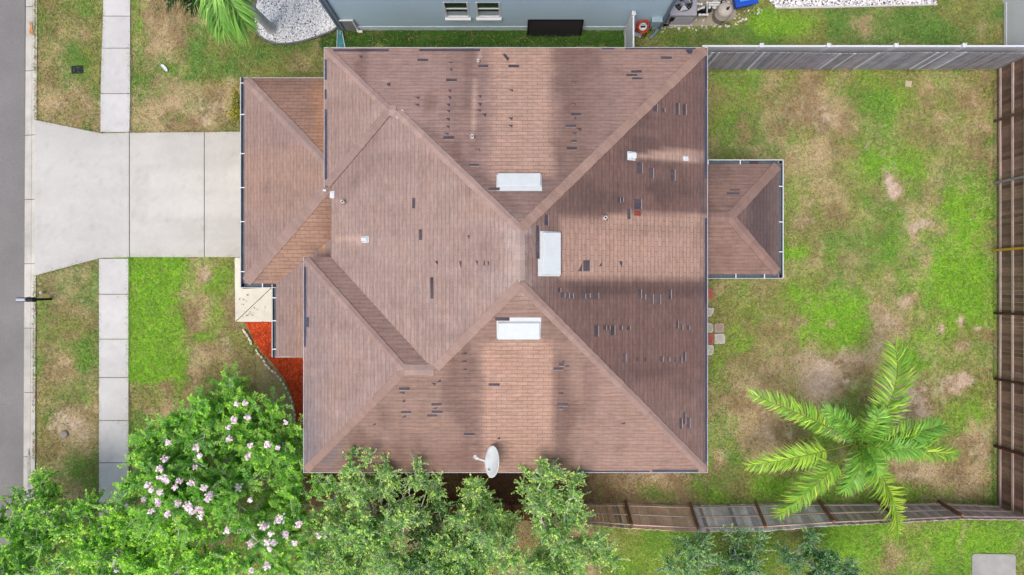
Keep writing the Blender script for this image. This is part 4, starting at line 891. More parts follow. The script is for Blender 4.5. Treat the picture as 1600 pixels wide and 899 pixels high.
mb.add([(XP, YPS + .02, Z1 - .1), (-6.6, YPS + .02, Z1 - .1), (-6.6, YPS + .02, Z1 + PW * 1.7), (XP, YPS + .02, Z1)], [(0, 1, 2, 3)]); mb.build('soffit', M['soffit'], entry_roof)
mb = MB(); mb.add([(x, y, Z1 - .12) for x, y in [(bx0, BYS), (bx0, BYN), (BXE, BYN), (BXE, BYS)]], [(0, 1, 2, 3)]); mb.build('soffit', M['soffit'], porch_roof)
# walls
mb = MB(); i_ = .42
mb.prism([(XW2 + i_, YS + i_), (XE - i_, YS + i_), (XE - i_, YN - i_), (XW1 + i_, YN - i_), (XW1 + i_, YW1), (XW0 + .12, YW1), (XW0 + .12, YW2), (XW2 + i_, YW2 - .1)], -.1, Z2 - .16)
mb.prism([(XG + i_, YGS + .35), (XG + i_, YGN - .4), (XW1 + i_ - .01, YGN - .4), (XW1 + i_ - .01, YGS + .35)], -.1, Z1 - .13)
mb.build('wall', M['wall'], house)
mb = MB(); mb.box((XG + i_ - .02, 3.75, 1.08), (.06, 4.9, 2.12))
for k in range(4): mb.box((XG + i_ - .055, 3.75, .3 + k * .53), (.02, 4.8, .46))
mb.build('garage_door', M['white_trim'], house)
for px, py in ((1216, 258), (1216, 427)):
    p = at(px - 6, py, 2.4); mb = MB(); mb.box((p.x - .12, p.y + (-.12 if py < 300 else .12), 1.2), (.2, .2, 2.5)); mb.build('porch_post', M['wall'], house)

# gutters: open troughs with straps
def gutter(parent, a, b, out, z, straps, wd=.135, dirt=()):
    """a-b along the eave (2D), out = outward unit vector"""
    a = Vector(a); b = Vector(b); o2 = Vector(out); d = (b - a).normalized(); mb = MB()
    prof = [(0.002, .0), (.002, -.10), (wd - .03, -.10), (wd - .012, -.005), (wd + .014, .012), (wd + .014, -.004), (wd + .008, -.115), (-.004, -.115)]
    vs = []
    for p in (a, b):
        for u, h in prof: r = p + o2 * u; vs.append((r.x, r.y, z + h - .01))
    n = len(prof); fs = []; mi = []
    for k in range(n): fs.append((k, (k + 1) % n, n + (k + 1) % n, n + k))
    fl = (Vector((d.x, d.y, 0)).cross(Vector((o2.x, o2.y, 0)))).z > 0
    fs = [tuple(reversed(f)) if fl else f for f in fs]
    for k, f in enumerate(fs): mb.add([vs[i] for i in f], [(0, 1, 2, 3)], 1 if k < 3 else 0)
    mb.add(vs[:n], [tuple(range(n))]); mb.add(vs[n:], [tuple(range(n))])
    rr = random.Random(int(abs(a.x) * 100))
    for t0, t1 in dirt:
        p0, p1 = a + (b - a) * t0, a + (b - a) * t1
        mb.bar((*(p0 + o2 * wd * .45), z - .09), (*(p1 + o2 * wd * .45), z - .09), wd * .55, .03, 2)
    g = mb.build('gutter', [M['white_trim'], M['gutter_in'], M['bare']], parent)
    for t in straps:
        p0 = a + (b - a) * t; mb = MB()
        mb.bar((*(p0 - o2 * .02), z + .012), (*(p0 + o2 * (wd + .005)), z + .006), .035, .012)
        mb.build('gutter_strap', M['white_trim'], g)
    return g
def ty(py, y0, y1): return (py - y0) / (y1 - y0)
gutter(garage_roof, (XG, YGN + .03), (XG, YGS - .14), (-1, 0), Z1, [ty(v, 121, 449) for v in (130, 179, 240, 293, 346, 424)])
gutter(garage_roof, (XG - .12, YGS), (XP - .0, YGS), (0, -1), Z1, [.62], dirt=[(.66, .95)])
gutter(entry_roof, (XP, YGS - .02), (XP, YPS - .03), (-1, 0), Z1, [ty(v, 449, 557) for v in (469, 503, 545)])
gutter(porch_roof, (6.5, BYN), (BXE + .14, BYN), (0, 1), Z1, [.13, .50], dirt=[(.62, .72)])
gutter(porch_roof, (BXE, BYN + .12), (BXE, BYS - .12), (1, 0), Z1, [ty(v, 250, 435) for v in (291, 347, 394)])
gutter(porch_roof, (6.5, BYS), (BXE + .14, BYS), (0, -1), Z1, [.05, .45, .78])

# metal vents and pipes on the main roof
def slope_frame(sl, P):
    f, ax, run, p = SL[sl]
    dz = Vector((1, 0, f(1, 0) - f(0, 0))) if ax == 'y' else Vector((0, 1, f(0, 1) - f(0, 0)))
    up = dz.normalized() * (1 if dz.z > 0 else -1); u = Vector((0, 1, 0)) if ax == 'y' else Vector((1, 0, 0))
    return Matrix((u, up, u.cross(up) if u.cross(up).z > 0 else up.cross(u))).transposed()
def ridge_vent(sl, x0, y0, x1, y1):
    c = on((x0 + x1) / 2, (y0 + y1) / 2, sl, .05); F = slope_frame(sl, c)
    a, b, e = on(x0, y0, sl, .06), on(x1, y0, sl, .06), on(x0, y1, sl, .06)
    if SL[sl][1] == 'x': Lu, Lv = (b - a).length, (e - a).length
    else: Lu, Lv = (e - a).length, (b - a).length
    mb = MB()
    mb.box(c - F @ Vector((0, -.05, .045)), (Lu + .08, Lv + .16, .012), M=F)                    # flange
    hx, hv = Lu / 2, Lv / 2
    pr = [(-hx, -hv, -.03), (hx, -hv, -.03), (hx, hv, -.03), (-hx, hv, -.03), (-hx, -hv, .085), (hx, -hv, .085), (hx * .985, hv * .9, .045), (-hx * .985, hv * .9, .045)]
    mb.add([c + F @ Vector(v) for v in pr], [(3, 2, 1, 0), (4, 5, 6, 7), (0, 1, 5, 4), (1, 2, 6, 5), (2, 3, 7, 6), (3, 0, 4, 7)])
    o = mb.build('roof_vent', M['vent'], main_roof, bevel=.008)
    mb2 = MB(); n = 7
    for k in range(n):
        s = (-.46 + .92 * k / (n - 1)) * Lu
        mb.v = mb.v
        mb2.box(c + F @ Vector((s, -hv - .008, .02)), (.035, .03, .05), M=F)
    v = o.data
    mb2v = mb2.build('roof_vent_tmp', M['hole'], main_roof)
    # join the slot blocks into the vent mesh (they are surface detail)
    bm = bmesh.new(); bm.from_mesh(v)
    nf = len(bm.faces); bm.from_mesh(mb2v.data); bm.faces.ensure_lookup_table()
    for fc in bm.faces[nf:]: fc.material_index = 1
    bm.to_mesh(v); bm.free(); v.materials.append(M['hole'])
    md = mb2v.data; bpy.data.objects.remove(mb2v); bpy.data.meshes.remove(md)
ridge_vent('N', 778, 273, 844.5, 291.5); ridge_vent('E', 848, 363.5, 874.5, 430); ridge_vent('S', 778, 503.5, 843.5, 529)
def pipe_vent(sl, px, py, r=.05, h=.28, flange=.14):
    c = on(px, py, sl, .0); F = slope_frame(sl, c); mb = MB()
    mb.box(c + F @ Vector((0, 0, .012)), (flange * 1.4, flange * 1.6, .012), M=F, mi=1)
    mb.lathe(c, [(r * 2, .0), (r * 1.25, .09), (r * 1.02, .10)], 14, 1)
    mb.lathe(c, [(r, .0), (r, h), (r * .72, h), (r * .72, h - .08), (.0, h - .08)], 14, 0)
    mb.lathe(c, [(0, h - .075), (r * .7, h - .075)], 14, 2)
    return mb.build('pipe_vent', [M['pipe'], M['cap_metal'], M['hole']], main_roof)
M['red_clay'] = mat('red_painted_metal', A(150, 66, 54), .7)
M['cap_metal'] = mat('lead_flashing', R_(158, 128, 118), .7, (6, .1), (40, .1))
pipe_vent('N', 738.5, 215.5); pipe_vent('N', 747.5, 97, .04, .2, .1); pipe_vent('W0', 537.5, 316.5, .05, .25, .10); pipe_vent('E', 944.5, 341.5, .055, .3, .13)
def box_vent(sl, px, py, su, sv, h=.12, m='vent'):
    c = on(px, py, sl, .0); F = slope_frame(sl, c); mb = MB(); a, b = su / 2, sv / 2
    pr = [(-a, -b, 0), (a, -b, 0), (a, b, 0), (-a, b, 0), (-a * .8, -b, h), (a * .8, -b, h), (a * .7, b * .5, h * .6), (-a * .7, b * .5, h * .6)]
    mb.add([c + F @ Vector(v) for v in pr], [(3, 2, 1, 0), (4, 5, 6, 7), (0, 1, 5, 4), (1, 2, 6, 5), (2, 3, 7, 6), (3, 0, 4, 7)])
    mb.box(c + F @ Vector((0, -.01, .008)), (su + .06, sv + .06, .01), M=F)
    return mb.build('box_vent', M[m], main_roof, bevel=.006)
box_vent('W0', 571.5, 374.5, .15, .2); box_vent('E', 986, 244, .22, .24, .14); box_vent('E', 1071, 248, .10, .16, .06)
box_vent('W0', 519.5, 304.5, .18, .12, .05)
o = box_vent('E', 995.5, 333.5, .09, .18, .05, 'red_clay'); o.name = 'red_flashing'
for sl, pts, wd in (('N', [(620, 184.5), (630, 172.5)], .10), ('W0', [(504.5, 297.5), (509.5, 298)], .06)):
    a, b = [Vector(at(u, v, 4.75 if sl == 'N' else 3.95)) for u, v in pts]
    mb = MB(); mb.bar(a, b, wd, .03); mb.build('loose_flashing', M['pipe'], main_roof, bevel=.005)

# satellite dish standing on the south eave
dish = empty('satellite_dish', tuple(on(764, 726, 'S')), 'pale grey oval satellite dish near the lower roof edge with its arm out', 'satellite dish')
base = on(764, 727, 'S'); top = base + Vector((.02, -.06, .52))
mb = MB(); mb.tube([base, base + Vector((0, 0, .3)), top], .03, 8); mb.box(base + Vector((0, 0, .01)), (.2, .25, .02)); mb.build('mount', M['dish'], dish)
ax_ = Vector((-.86, .13, .50)).normalized(); c = at(768.2, 721.5, top.z + .06)
q_ = ax_.to_track_quat('Z', 'Y').to_matrix()
# in-plane "long" axis of the rim
v_ = Vector((.10, 1, .0)); v_ = (v_ - ax_ * v_.dot(ax_)).normalized(); u_ = v_.cross(ax_)
F = Matrix((u_, v_, ax_)).transposed()
E = Matrix.Diagonal((.46, .50, 1)); FE = F @ E
mb = MB(); mb.lathe(c, [(0, -.085), (.3, -.075), (.6, -.055), (.85, -.022), (1, 0), (1.02, -.008), (.85, -.035), (.6, -.068), (.3, -.09), (0, -.1)], 36, M=FE)
mb.build('reflector', M['dish'], dish)
lnb = at(743.5, 715.6, top.z + .28); st = c + F @ Vector((0, 0, 0)) + v_ * .02 - u_ * .36
mb = MB(); mb.bar(at(760, 721.5, top.z), lnb, .05, .05); mb.build('feed_arm', M['dish'], dish)
mb = MB(); d_ = (c - lnb).normalized(); mb.tube([lnb - d_ * .08, lnb + d_ * .06], [.045, .055], 10); mb.tube([lnb + Vector((0, .0, .0)) - d_ * .02, lnb + Vector((-.02, .1, .02))], [.05, .045], 10); mb.build('receiver', M['pipe'], dish)

# ------------------------------------------------------------------ blue neighbour house
YB, XB0, XB1, ZB = 10.07, -6.55, 5.72, 5.7
blue = empty('blue_house', (0, YB, 0), 'blue grey stucco house wall with two white framed windows', 'house')
def hole_wall(mb, x0, x1, z0, z1, y, holes, depth=.12):
    xs = sorted({x0, x1, *[h[0] for h in holes], *[h[1] for h in holes]}); zs = sorted({z0, z1, *[h[2] for h in holes], *[h[3] for h in holes]})
    for i in range(len(xs) - 1):
        for j in range(len(zs) - 1):
            cx, cz = (xs[i] + xs[i + 1]) / 2, (zs[j] + zs[j + 1]) / 2
            if any(h[0] < cx < h[1] and h[2] < cz < h[3] for h in holes): continue
            mb.add([(xs[i], y, zs[j]), (xs[i + 1], y, zs[j]), (xs[i + 1], y, zs[j + 1]), (xs[i], y, zs[j + 1])], [(0, 1, 2, 3)])
    for a, b, c, d in holes:
        mb.add([(a, y, c), (b, y, c), (b, y, d), (a, y, d), (a, y + depth, c), (b, y + depth, c), (b, y + depth, d), (a, y + depth, d)], [(0, 1, 5, 4), (1, 2, 6, 5), (2, 3, 7, 6), (3, 0, 4, 7)])
WN = [(-2.46, -1.56, 1.22, 2.52), (-1.30, -.42, 1.22, 2.52)]
mb = MB(); hole_wall(mb, XB0, XB1, -.1, ZB, YB, WN)
mb.add([(XB0, YB, -.1), (XB0, YB + 12, -.1), (XB0, YB + 12, ZB), (XB0, YB, ZB)], [(0, 3, 2, 1)]); mb.add([(XB1, YB, -.1), (XB1, YB + 12, -.1), (XB1, YB + 12, ZB), (XB1, YB, ZB)], [(0, 1, 2, 3)])
mb.add([(XB0, YB + 12, -.1), (XB1, YB + 12, -.1), (XB1, YB + 12, ZB), (XB0, YB + 12, ZB)], [(3, 2, 1, 0)]); mb.build('wall', M['blue_wall'], blue)
mb = MB(); e = .45; x0, x1, y0, y1 = XB0 - e, XB1 + e, YB - e, YB + 12 + e; rz = ZB + 2.4; xm = (x0 + x1) / 2; hw = (x1 - x0) / 2
mb.add([(x0, y0, ZB), (x1, y0, ZB), (x1, y1, ZB), (x0, y1, ZB), (xm, y0 + hw, rz), (xm, y1 - hw, rz)], [(0, 1, 4), (1, 2, 5, 4), (2, 3, 5), (3, 0, 4, 5), (3, 2, 1, 0)])
mb.build('roof', M['grey_roof'], blue)
mb = MB(); mb.box(((XB0 + XB1) / 2 - .07, YB - .012, .16), (XB1 - XB0 - .4, .02, .36)); mb.build('wall_base', mat('pale_base_band', A(228, 246, 255), .8), blue)
for a, b, c, d in WN:
    wf = MB(); y = YB + .012; t = .06
    for s in ((a + t / 2, (c + d) / 2, t, d - c), (b - t / 2, (c + d) / 2, t, d - c)): wf.box((s[0], y, s[1]), (s[2], .06, s[3]))
    for zz, dp in ((c + t / 2, .055), (d - t / 2, .04), (c + .70, .03)): wf.box(((a + b) / 2, YB + .032 - dp / 2, zz), (b - a - 2 * t, dp, t * .9))
    f = wf.build('window', M['vinyl'], blue)
    g = MB(); g.box(((a + b) / 2, YB + .040, (c + d) / 2), (b - a - .02, .012, d - c - .02)); g.build('pane', M['glass'], f)
    g = MB(); g.box(((a + b) / 2, YB - .05, c - .05), (b - a + .06, .13, .09)); g.build('sill', M['vinyl'], f)
    g = MB(); g.box(((a + b) / 2, YB + .030, c + .24), (b - a - .13, .004, .34)); g.build('blind', mat('blind', A(176, 190, 196), .7), f)
mb = MB(); mb.box((XB0 - .0, YB - .03, ZB / 2 + .1), (.13, .10, ZB - .2)); mb.build('corner_trim', M['blue_trim'], blue)
# downspouts
mb = MB(); mb.bar((XB1 - .04, YB - .07, ZB - .2), (XB1 - .04, YB - .07, .30), .10, .08); mb.bar((XB1 - .04, YB - .06, .32), (XB1 - .22, YB - .26, .09), .09, .07); mb.bar((XB1 - .20, YB - .24, .10), (XB1 - .34, YB - .36, .04), .10, .06)
mb.build('downspout', M['blue_trim'], blue, bevel=.006)
mb = MB(); mb.bar((XB0 - .13, YB - .05, ZB - .2), (XB0 - .13, YB - .05, .12), .09, .07); mb.bar((XB0 - .13, YB - .06, .12), (XB0 - .13, YB - .22, .07), .09, .07); mb.build('downspout', M['blue_trim'], blue, bevel=.006)
# utility box, corner panel with white frame, tap
mb = MB(); bx = at(1019.5, 26, .95).x; mb.box((bx + .12, YB - .09, 1.0), (.36, .18, .46)); mb.box((bx + .12, YB - .1, 1.235), (.40, .2, .03))
mb.tube([(bx + .0, YB - .05, .78), (bx + .0, YB - .05, .05)], .02, 8, 1); mb.tube([(bx + .1, YB - .05, .78), (bx + .1, YB - .05, .05)], .02, 8, 1)
mb.build('meter_box', [mat('pale_blue_box', A(160, 184, 196), .5), M['black']], blue, bevel=.008)
mb = MB(); mb.box((XB0 + .32, YB - .025, .52), (.46, .05, 1.04)); mb.build('side_panel', mat('grey_panel', A(150, 152, 156), .8), blue)
mb = MB(); mb.bar((XB0 + .06, YB - .06, 1.05), (XB0 + .59, YB - .06, 1.05), .05, .06); mb.bar((XB0 + .565, YB - .06, 1.05), (XB0 + .565, YB - .06, .02), .06, .05); mb.build('panel_frame', M['vinyl'], blue)
mb = MB(); mb.tube([(XB0 + .52, YB - .02, .16), (XB0 + .56, YB - .16, .16)], .025, 8); mb.box((XB0 + .66, YB - .12, .12), (.16, .09, .07)); mb.build('garden_tap', M['pipe'], blue, bevel=.006)

o = MB(); p0, p1 = at(531.5, 48.5), at(533.5, 77)
o.add([(p0.x - .08, p0.y, .05), (p0.x + .08, p0.y, .05), (p1.x + .16, p1.y, .03), (p1.x - .16, p1.y, .03), (p0.x - .08, p0.y, .0), (p0.x + .08, p0.y, .0), (p1.x + .16, p1.y, -.03), (p1.x - .16, p1.y, -.03)], [(3, 2, 1, 0), (4, 5, 6, 7), (0, 1, 5, 4), (1, 2, 6, 5), (2, 3, 7, 6), (3, 0, 4, 7)])
sb = empty('splash_block', tuple(p0), 'teal tapered splash tray under the downspout of the blue house', 'splash block')
o.build('tray', M['teal'], sb)
mb = MB()
for s in (-1, 1): mb.bar((p0.x + s * .085, p0.y, .06), (p1.x + s * .165, p1.y, .05), .025, .05)
mb.build('rim', mat('pale_teal_rim', A(190, 214, 216), .5), sb)
# leaning black framed screen
sc_ = empty('leaning_screen', (at(865, 54).x, at(865, 54).y, 0), 'black framed rectangular screen leaning on the blue wall', 'screen')
fx0, fx1 = at(824, 53).x, at(907, 53).x; yb_s, yt_s, zt_s = YB - .24, YB - .02, .98
mb = MB()
lo0, lo1, hi0, hi1 = Vector((fx0, yb_s, .0)), Vector((fx1, yb_s, .0)), Vector((fx0 + .02, yt_s, zt_s)), Vector((fx1 - .0, yt_s, zt_s))
for a, b in ((lo0, lo1), (hi0, hi1), (lo0, hi0), (lo1, hi1)): mb.bar(a, b, .05, .04, up=(0, -1, .2))
mb.build('frame', M['black'], sc_)
mb = MB(); n_ = Vector((0, .02, .0)); mb.add([lo0 + n_, lo1 + n_, hi1 + n_, hi0 + n_, lo0 + n_ * 1.6, lo1 + n_ * 1.6, hi1 + n_ * 1.6, hi0 + n_ * 1.6], [(0, 1, 2, 3), (7, 6, 5, 4)]); mb.build('mesh_panel', mat('dark_mesh', A(52, 48, 52), .6, (1, .15), (80, .15)), sc_)
# orange hose coiled round a white reel
hp = at(998.7, 38); hs = empty('garden_hose', (hp.x, YB - .3, 0), 'orange garden hose coiled round a white hanger by the wall', 'garden hose')
mb = MB(); rr = random.Random(1); pts = []
cen = Vector((hp.x - .02, YB - .20, .84)); axh = Vector((0, -.76, .65)).normalized(); uh = Vector((1, 0, 0)); vh = axh.cross(uh)
for k in range(240):
    t = k / 240 * 2 * math.pi * 8; r = .215 + .03 * math.sin(k * .31) + .008 * math.sin(k * 1.7); h = .05 * math.sin(k * .11)
    pts.append(cen + uh * (r * math.cos(t)) + vh * (r * 1.12 * math.sin(t)) + axh * h)
pts += [Vector((hp.x + .2, YB - .3, .05)), Vector((hp.x + .1, YB - .34, .02))]
mb.tube(pts, .022, 7); mb.build('hose', M['orange'], hs)
mb = MB(); mb.lathe(cen - axh * .02, [(.12, -.06), (.12, .05), (.15, .06), (.15, .04), (0, .03)], 20, M=Matrix((uh, vh, axh)).transposed()); mb.bar(cen, cen + Vector((0, .15, .0)), .05, .05); mb.build('hanger', M['vinyl'], hs)
mb = MB(); mb.tube([cen + uh * -.08 + axh * .05, cen + uh * .08 + axh * .06 + vh * .03], .03, 8); mb.build('spray_nozzle', M['black'], hs)
# slatted white block on the ground
bp = at(996, 55); mb = MB(); ra = math.radians(-22)
mb.box((bp.x, bp.y, .03), (.30, .15, .05), ra)
for k in range(5):
    dv = Vector((-.10 + k * .05, 0, 0)); dv.rotate(Matrix.Rotation(ra, 3, 'Z')); mb.box((bp.x + dv.x, bp.y + dv.y, .057), (.014, .085, .008), ra, 1)
tag(mb.build('drain_block', [M['vinyl'], mat('slot', A(120, 120, 120), .8)], bevel=.005), 'small white slotted block lying under the orange hose', 'drain block')

# air conditioner
ac = empty('air_conditioner', (6.44, 10.75, 0), 'grey square outdoor air conditioner unit with a round fan on top', 'air conditioner')
cx, cy, hw, z0, z1 = 6.46, 10.75, .5, .03, .92
mb = MB()
n = 32; ring = [(cx + .36 * math.cos(2 * math.pi * k / n), cy + .36 * math.sin(2 * math.pi * k / n), z1) for k in range(n)]
sq = []
for k in range(n):
    t = 2 * math.pi * k / n; s = hw / max(abs(math.cos(t)), abs(math.sin(t))); sq.append((cx + s * math.cos(t), cy + s * math.sin(t), z1))
mb.add(ring + sq, [(k, n + k, n + (k + 1) % n, (k + 1) % n) for k in range(n)])
mb.add(ring + [(x, y, z1 - .22) for x, y, z in ring], [(k, (k + 1) % n, n + (k + 1) % n, n + k) for k in range(n)])
for sx, sy, ex, ey in ((-1, -1, 1, -1), (1, -1, 1, 1), (1, 1, -1, 1), (-1, 1, -1, -1)):
    a = (cx + sx * hw, cy + sy * hw); b = (cx + ex * hw, cy + ey * hw); mb.add([(*a, z0), (*b, z0), (*b, z1), (*a, z1)], [(0, 1, 2, 3)])
for k in range(9):
    zz = .14 + k * .075; mb.box((cx, cy - hw - .006, zz), (.9, .012, .02), 0, 0)
    mb.box((cx - hw - .006, cy, zz), (.012, .9, .02), 0, 0)
mb.box((cx - .36, cy - hw - .02, .62), (.16, .04, .3), 0, 1)
mb.build('casing', [M['metal'], M['black']], ac)
mb = MB(); mb.lathe((cx, cy, z1 - .21), [(0, 0), (.36, 0)], 24); mb.build('fan_well', M['hole'], ac)
mb = MB()
for k in range(3):
    t = k * 2.094 + .7
    vs = []
    for r_, tw in ((.06, .1), (.33, .03)):
        for s, zz in ((-.55, -tw), (.55, tw)): vs.append((cx + r_ * math.cos(t + s), cy + r_ * math.sin(t + s), z1 - .11 + zz * .6))
    mb.add(vs, [(0, 1, 3, 2)]); mb.add([(x, y, z - .01) for x, y, z in vs], [(2, 3, 1, 0)])
mb.lathe((cx, cy, z1 - .1), [(.09, -.06), (.09, .04), (0, .05)], 16, 1)
mb.build('fan', [mat('fan_blade', A(176, 182, 190), .35, metal=.3), M['metal']], ac)
mb = MB()
for r_ in (.12, .2, .28, .35): mb.tube([(cx + r_ * math.cos(2 * math.pi * k / 28), cy + r_ * math.sin(2 * math.pi * k / 28), z1 + .012) for k in range(29)], .004, 4)
for k in range(8): t = k * math.pi / 4; mb.tube([(cx, cy, z1 + .02), (cx + .37 * math.cos(t), cy + .37 * math.sin(t), z1 + .005)], .004, 4)
mb.build('fan_guard', M['metal'], ac)
mb = MB(); mb.box((cx, cy, .015), (1.12, 1.12, .05)); mb.build('base_pad', M['conc'], ac)
mb = MB(); rr = random.Random(8)
for k in range(4):
    x = cx - hw - .08 - k * .035; mb.tube([(x, YB + .25 + k * .05, .5 - k * .06), (x - .03, YB + .22, .22), (x + .05, YB + .12 + .03 * k, .06), (cx - .4, YB + .1, .18), (cx - .38, cy - hw - .03, .48)], .022, 7)
mb.build('cable', M['black'], ac)

# pool filter, pump and white pipes
ft = at(1122.5, 37.5); tk = empty('filter_tank', (ft.x, ft.y + .28, 0), 'tall beige cylindrical filter tank with a black valve on top', 'filter tank')
tx, ty_ = ft.x + .02, ft.y + .24
mb = MB(); mb.lathe((tx, ty_, 0), [(.26, .03), (.285, .06), (.285, .38), (.30, .40), (.30, .44), (.285, .46), (.285, .74), (.26, .82), (.16, .87), (0, .885)], 32); mb.build('tank', M['tank'], tk)
mb = MB(); mb.lathe((tx + .05, ty_ - .02, .86), [(.05, 0), (.05, .07), (.03, .09), (0, .09)], 14); mb.bar((tx + .03, ty_ - .03, .95), (tx + .12, ty_ + .03, .95), .035, .03); mb.build('valve', M['black'], tk)
mb = MB(); mb.lathe((tx, ty_, .42), [(.303, -.02), (.306, 0), (.303, .02)], 32); mb.build('clamp_band', M['metal'], tk)
pp = at(1113.5, 20); pm = empty('pool_pump', (pp.x, pp.y, 0), 'pool pump with a round white lid beside the beige tank', 'pump')
px_, py_ = pp.x, pp.y + .15
mb = MB(); mb.lathe((px_, py_, .03), [(.13, 0), (.14, .3), (.17, .32), (.17, .38), (0, .40)], 24); mb.build('strainer_lid', M['vinyl'], pm)
mb = MB(); mb.tube([(px_ - .15, py_ - .08, .17), (px_ - .52, py_ - .22, .17)], .12, 16); mb.box((px_ - .46, py_ - .18, .05), (.3, .22, .06)); mb.build('motor', M['black'], pm)
mb = MB(); z = .55
def pxz(a, b, zz=z): return at(a, b, zz)
mb = MB()
for line in ([(1104.7, 23.5), (1104.7, 4.5), (1138, 4.5)], [(1093, 23.5), (1105, 23)], [(1108.5, 12), (1108.5, 8), (1126, 8)], [(1089, 6), (1096, 7)], [(1091, 15), (1099, 12)]):
    pts = [pxz(a, b) for a, b in line]; mb.tube(pts, .036, 10)
    for p in pts: mb.lathe(p, [(0, -.05), (.05, -.045), (.05, .045), (0, .05)], 10)
for a, b in ((1093, 23.5), (1104.7, 23.5), (1089, 6), (1138, 4.5), (1126, 8)): p = pxz(a, b); mb.tube([p, (p.x, p.y, .05)], .036, 10)
mb.build('pipework', M['pipe'], pm)
mb = MB(); vp = pxz(1130.5, 4.5, .62); mb.lathe(vp, [(.11, -.1), (.12, .0), (.10, .04), (0, .05)], 18); mb.bar(vp + Vector((0, -.05, .05)), vp + Vector((-.03, -.2, .0)), .1, .08); mb.build('diverter_valve', M['black'], pm)
mb = MB(); mb.lathe(vp + Vector((0, 0, .055)), [(.03, 0), (.055, .004), (.055, .0)], 16); mb.build('valve_cap', M['pipe'], pm)
# blue bin
bb = empty('storage_bin', (9.2, 11.05, 0), 'bright blue plastic bin with a lighter lid beyond the filter tank', 'bin')
b0 = at(1157, 17); mb = MB(); cxb, cyb = b0.x + .02, b0.y + .36; ra = math.radians(12)
R3 = Matrix.Rotation(ra, 3, 'Z'); vs = []
for (sx, sy, zz) in ((.34, .27, .02), (.40, .33, .52)):
    for (ux, uy) in ((-1, -1), (1, -1), (1, 1), (-1, 1)): vs.append(Vector((cxb, cyb, zz)) + R3 @ Vector((ux * sx, uy * sy, 0)))
mb.add(vs, [(3, 2, 1, 0), (4, 5, 6, 7), (0, 1, 5, 4), (1, 2, 6, 5), (2, 3, 7, 6), (3, 0, 4, 7)])
mb.box((cxb, cyb, .50), (.88, .74, .05), ra); mb.build('bin_body', M['bluebin'], bb, bevel=.02)
mb = MB(); mb.box((cxb + .03, cyb + .05, .545), (.62, .5, .05), ra); mb.build('lid', M['bluelid'], bb, bevel=.02)

# ------------------------------------------------------------------ fences
def wood(r, a=(150, 146, 150), lo=.6, hi=1.15):
    k = r.uniform(lo, hi); c = A(*a) * k; return c * np.array([1 + r.uniform(-.06, .06), 1, 1 + r.uniform(-.06, .06)])
FH = 1.83
# grey board fence along the north side of the yard
nf = empty('grey_board_fence', (13, 8.54, 0), 'weathered grey vertical board fence along the top of the back yard', 'fence')
rr = random.Random(12); x = 7.1; mb = MB(); YF = at(0, 108.5).y; seg = 0; last = x
while x < 19.0:
    bw = .094 + rr.uniform(-.008, .008); g = rr.choice([.005, .008, .012, .018])
    h = FH + rr.uniform(-.03, .03) - .06
    c = wood(rr, (168, 166, 174), .72, 1.18) if rr.random() > .10 else wood(rr, (214, 212, 218), .9, 1.1)
    tl = rr.uniform(-.012, .012); lean = .05 * math.sin(x * .9)
    mb.bar((x, YF + rr.uniform(-.006, .006), 0.02), (x + tl, YF + .02 + lean * .4, h), bw, .018, col=c, up=(0, -1, 0))
    x += bw + g
    if x - last > 2.44 or x >= 19.0:
        mb.build('board_panel', M['wood'], nf); mb = MB(); last = x
for zz in (.3, .95, 1.55):
    mb = MB(); mb.bar((7.1, YF + .06, zz), (19.0, YF + .06, zz), .04, .09, col=wood(rr)); mb.build('rail', M['wood'], nf)
# white vinyl fences
def vinyl_fence(root, a, b, posts, h=1.86, base=0):
    a = Vector((*a, 0)); b = Vector((*b, 0)); L = (b - a).length; d = (b - a) / L
    mb = MB(); mb.bar(a + Vector((0, 0, .95)), b + Vector((0, 0, .95)), .025, 1.7)
    n = int(L / .15); side = Vector((-d.y, d.x, 0))
    for k in range(n):
        p = a + d * ((k + .5) * L / n)
        for s in (-1, 1): mb.bar(p + side * s * .0135 + Vector((0, 0, .15)), p + side * s * .0135 + Vector((0, 0, 1.75)), .008, .006, up=side)
    mb.build('panel', M['vinyl'], root)
    for zz, ht, wd in ((h - .045, .10, .06), (.1, .14, .055)):
        mb = MB(); mb.bar(a + Vector((0, 0, zz)), b + Vector((0, 0, zz)), wd, ht); mb.build('rail', M['vinyl'], root, bevel=.006)
    for t in posts:
        p = a + d * t; mb = MB(); rz = math.atan2(d.y, d.x)
        mb.box((p.x, p.y, .96), (.125, .125, 1.94), rz); mb.box((p.x, p.y, 1.94), (.15, .15, .03), rz)
        vs = [Vector((p.x, p.y, 1.955)) + Matrix.Rotation(rz, 3, 'Z') @ Vector(v) for v in ((-.07, -.07, 0), (.07, -.07, 0), (.07, .07, 0), (-.07, .07, 0), (0, 0, .06))]
        mb.add(vs, [(0, 1, 4), (1, 2, 4), (2, 3, 4), (3, 0, 4)]); mb.build('post', M['vinyl'], root)
vf = empty('vinyl_fence', (13, YF + .22, 0), 'long white vinyl fence standing directly behind the grey boards', 'fence')
YV = YF + .235
vinyl_fence(vf, (6.9, YV), (21, YV), [((px_ - 800) * (H - 1.95) / FPX - 6.9) for px_ in (1190.5, 1295.5, 1401, 1507.5, 1612)])
xg_ = at(976.3, 60).x
vg = empty('vinyl_fence', (xg_, 9.4, 0), 'short white vinyl fence between the blue wall and brown roof, beside orange hose', 'fence')
vinyl_fence(vg, (xg_, 8.0), (xg_, YB - .10), [1.93])
xh = at(1568.5, 40).x
vh_ = empty('vinyl_fence', (xh, 10.5, 0), 'white vinyl fence panel at the far end of the neighbour lawn', 'fence')
vinyl_fence(vh_, (xh, YV + .1), (xh, 13), [2.3])
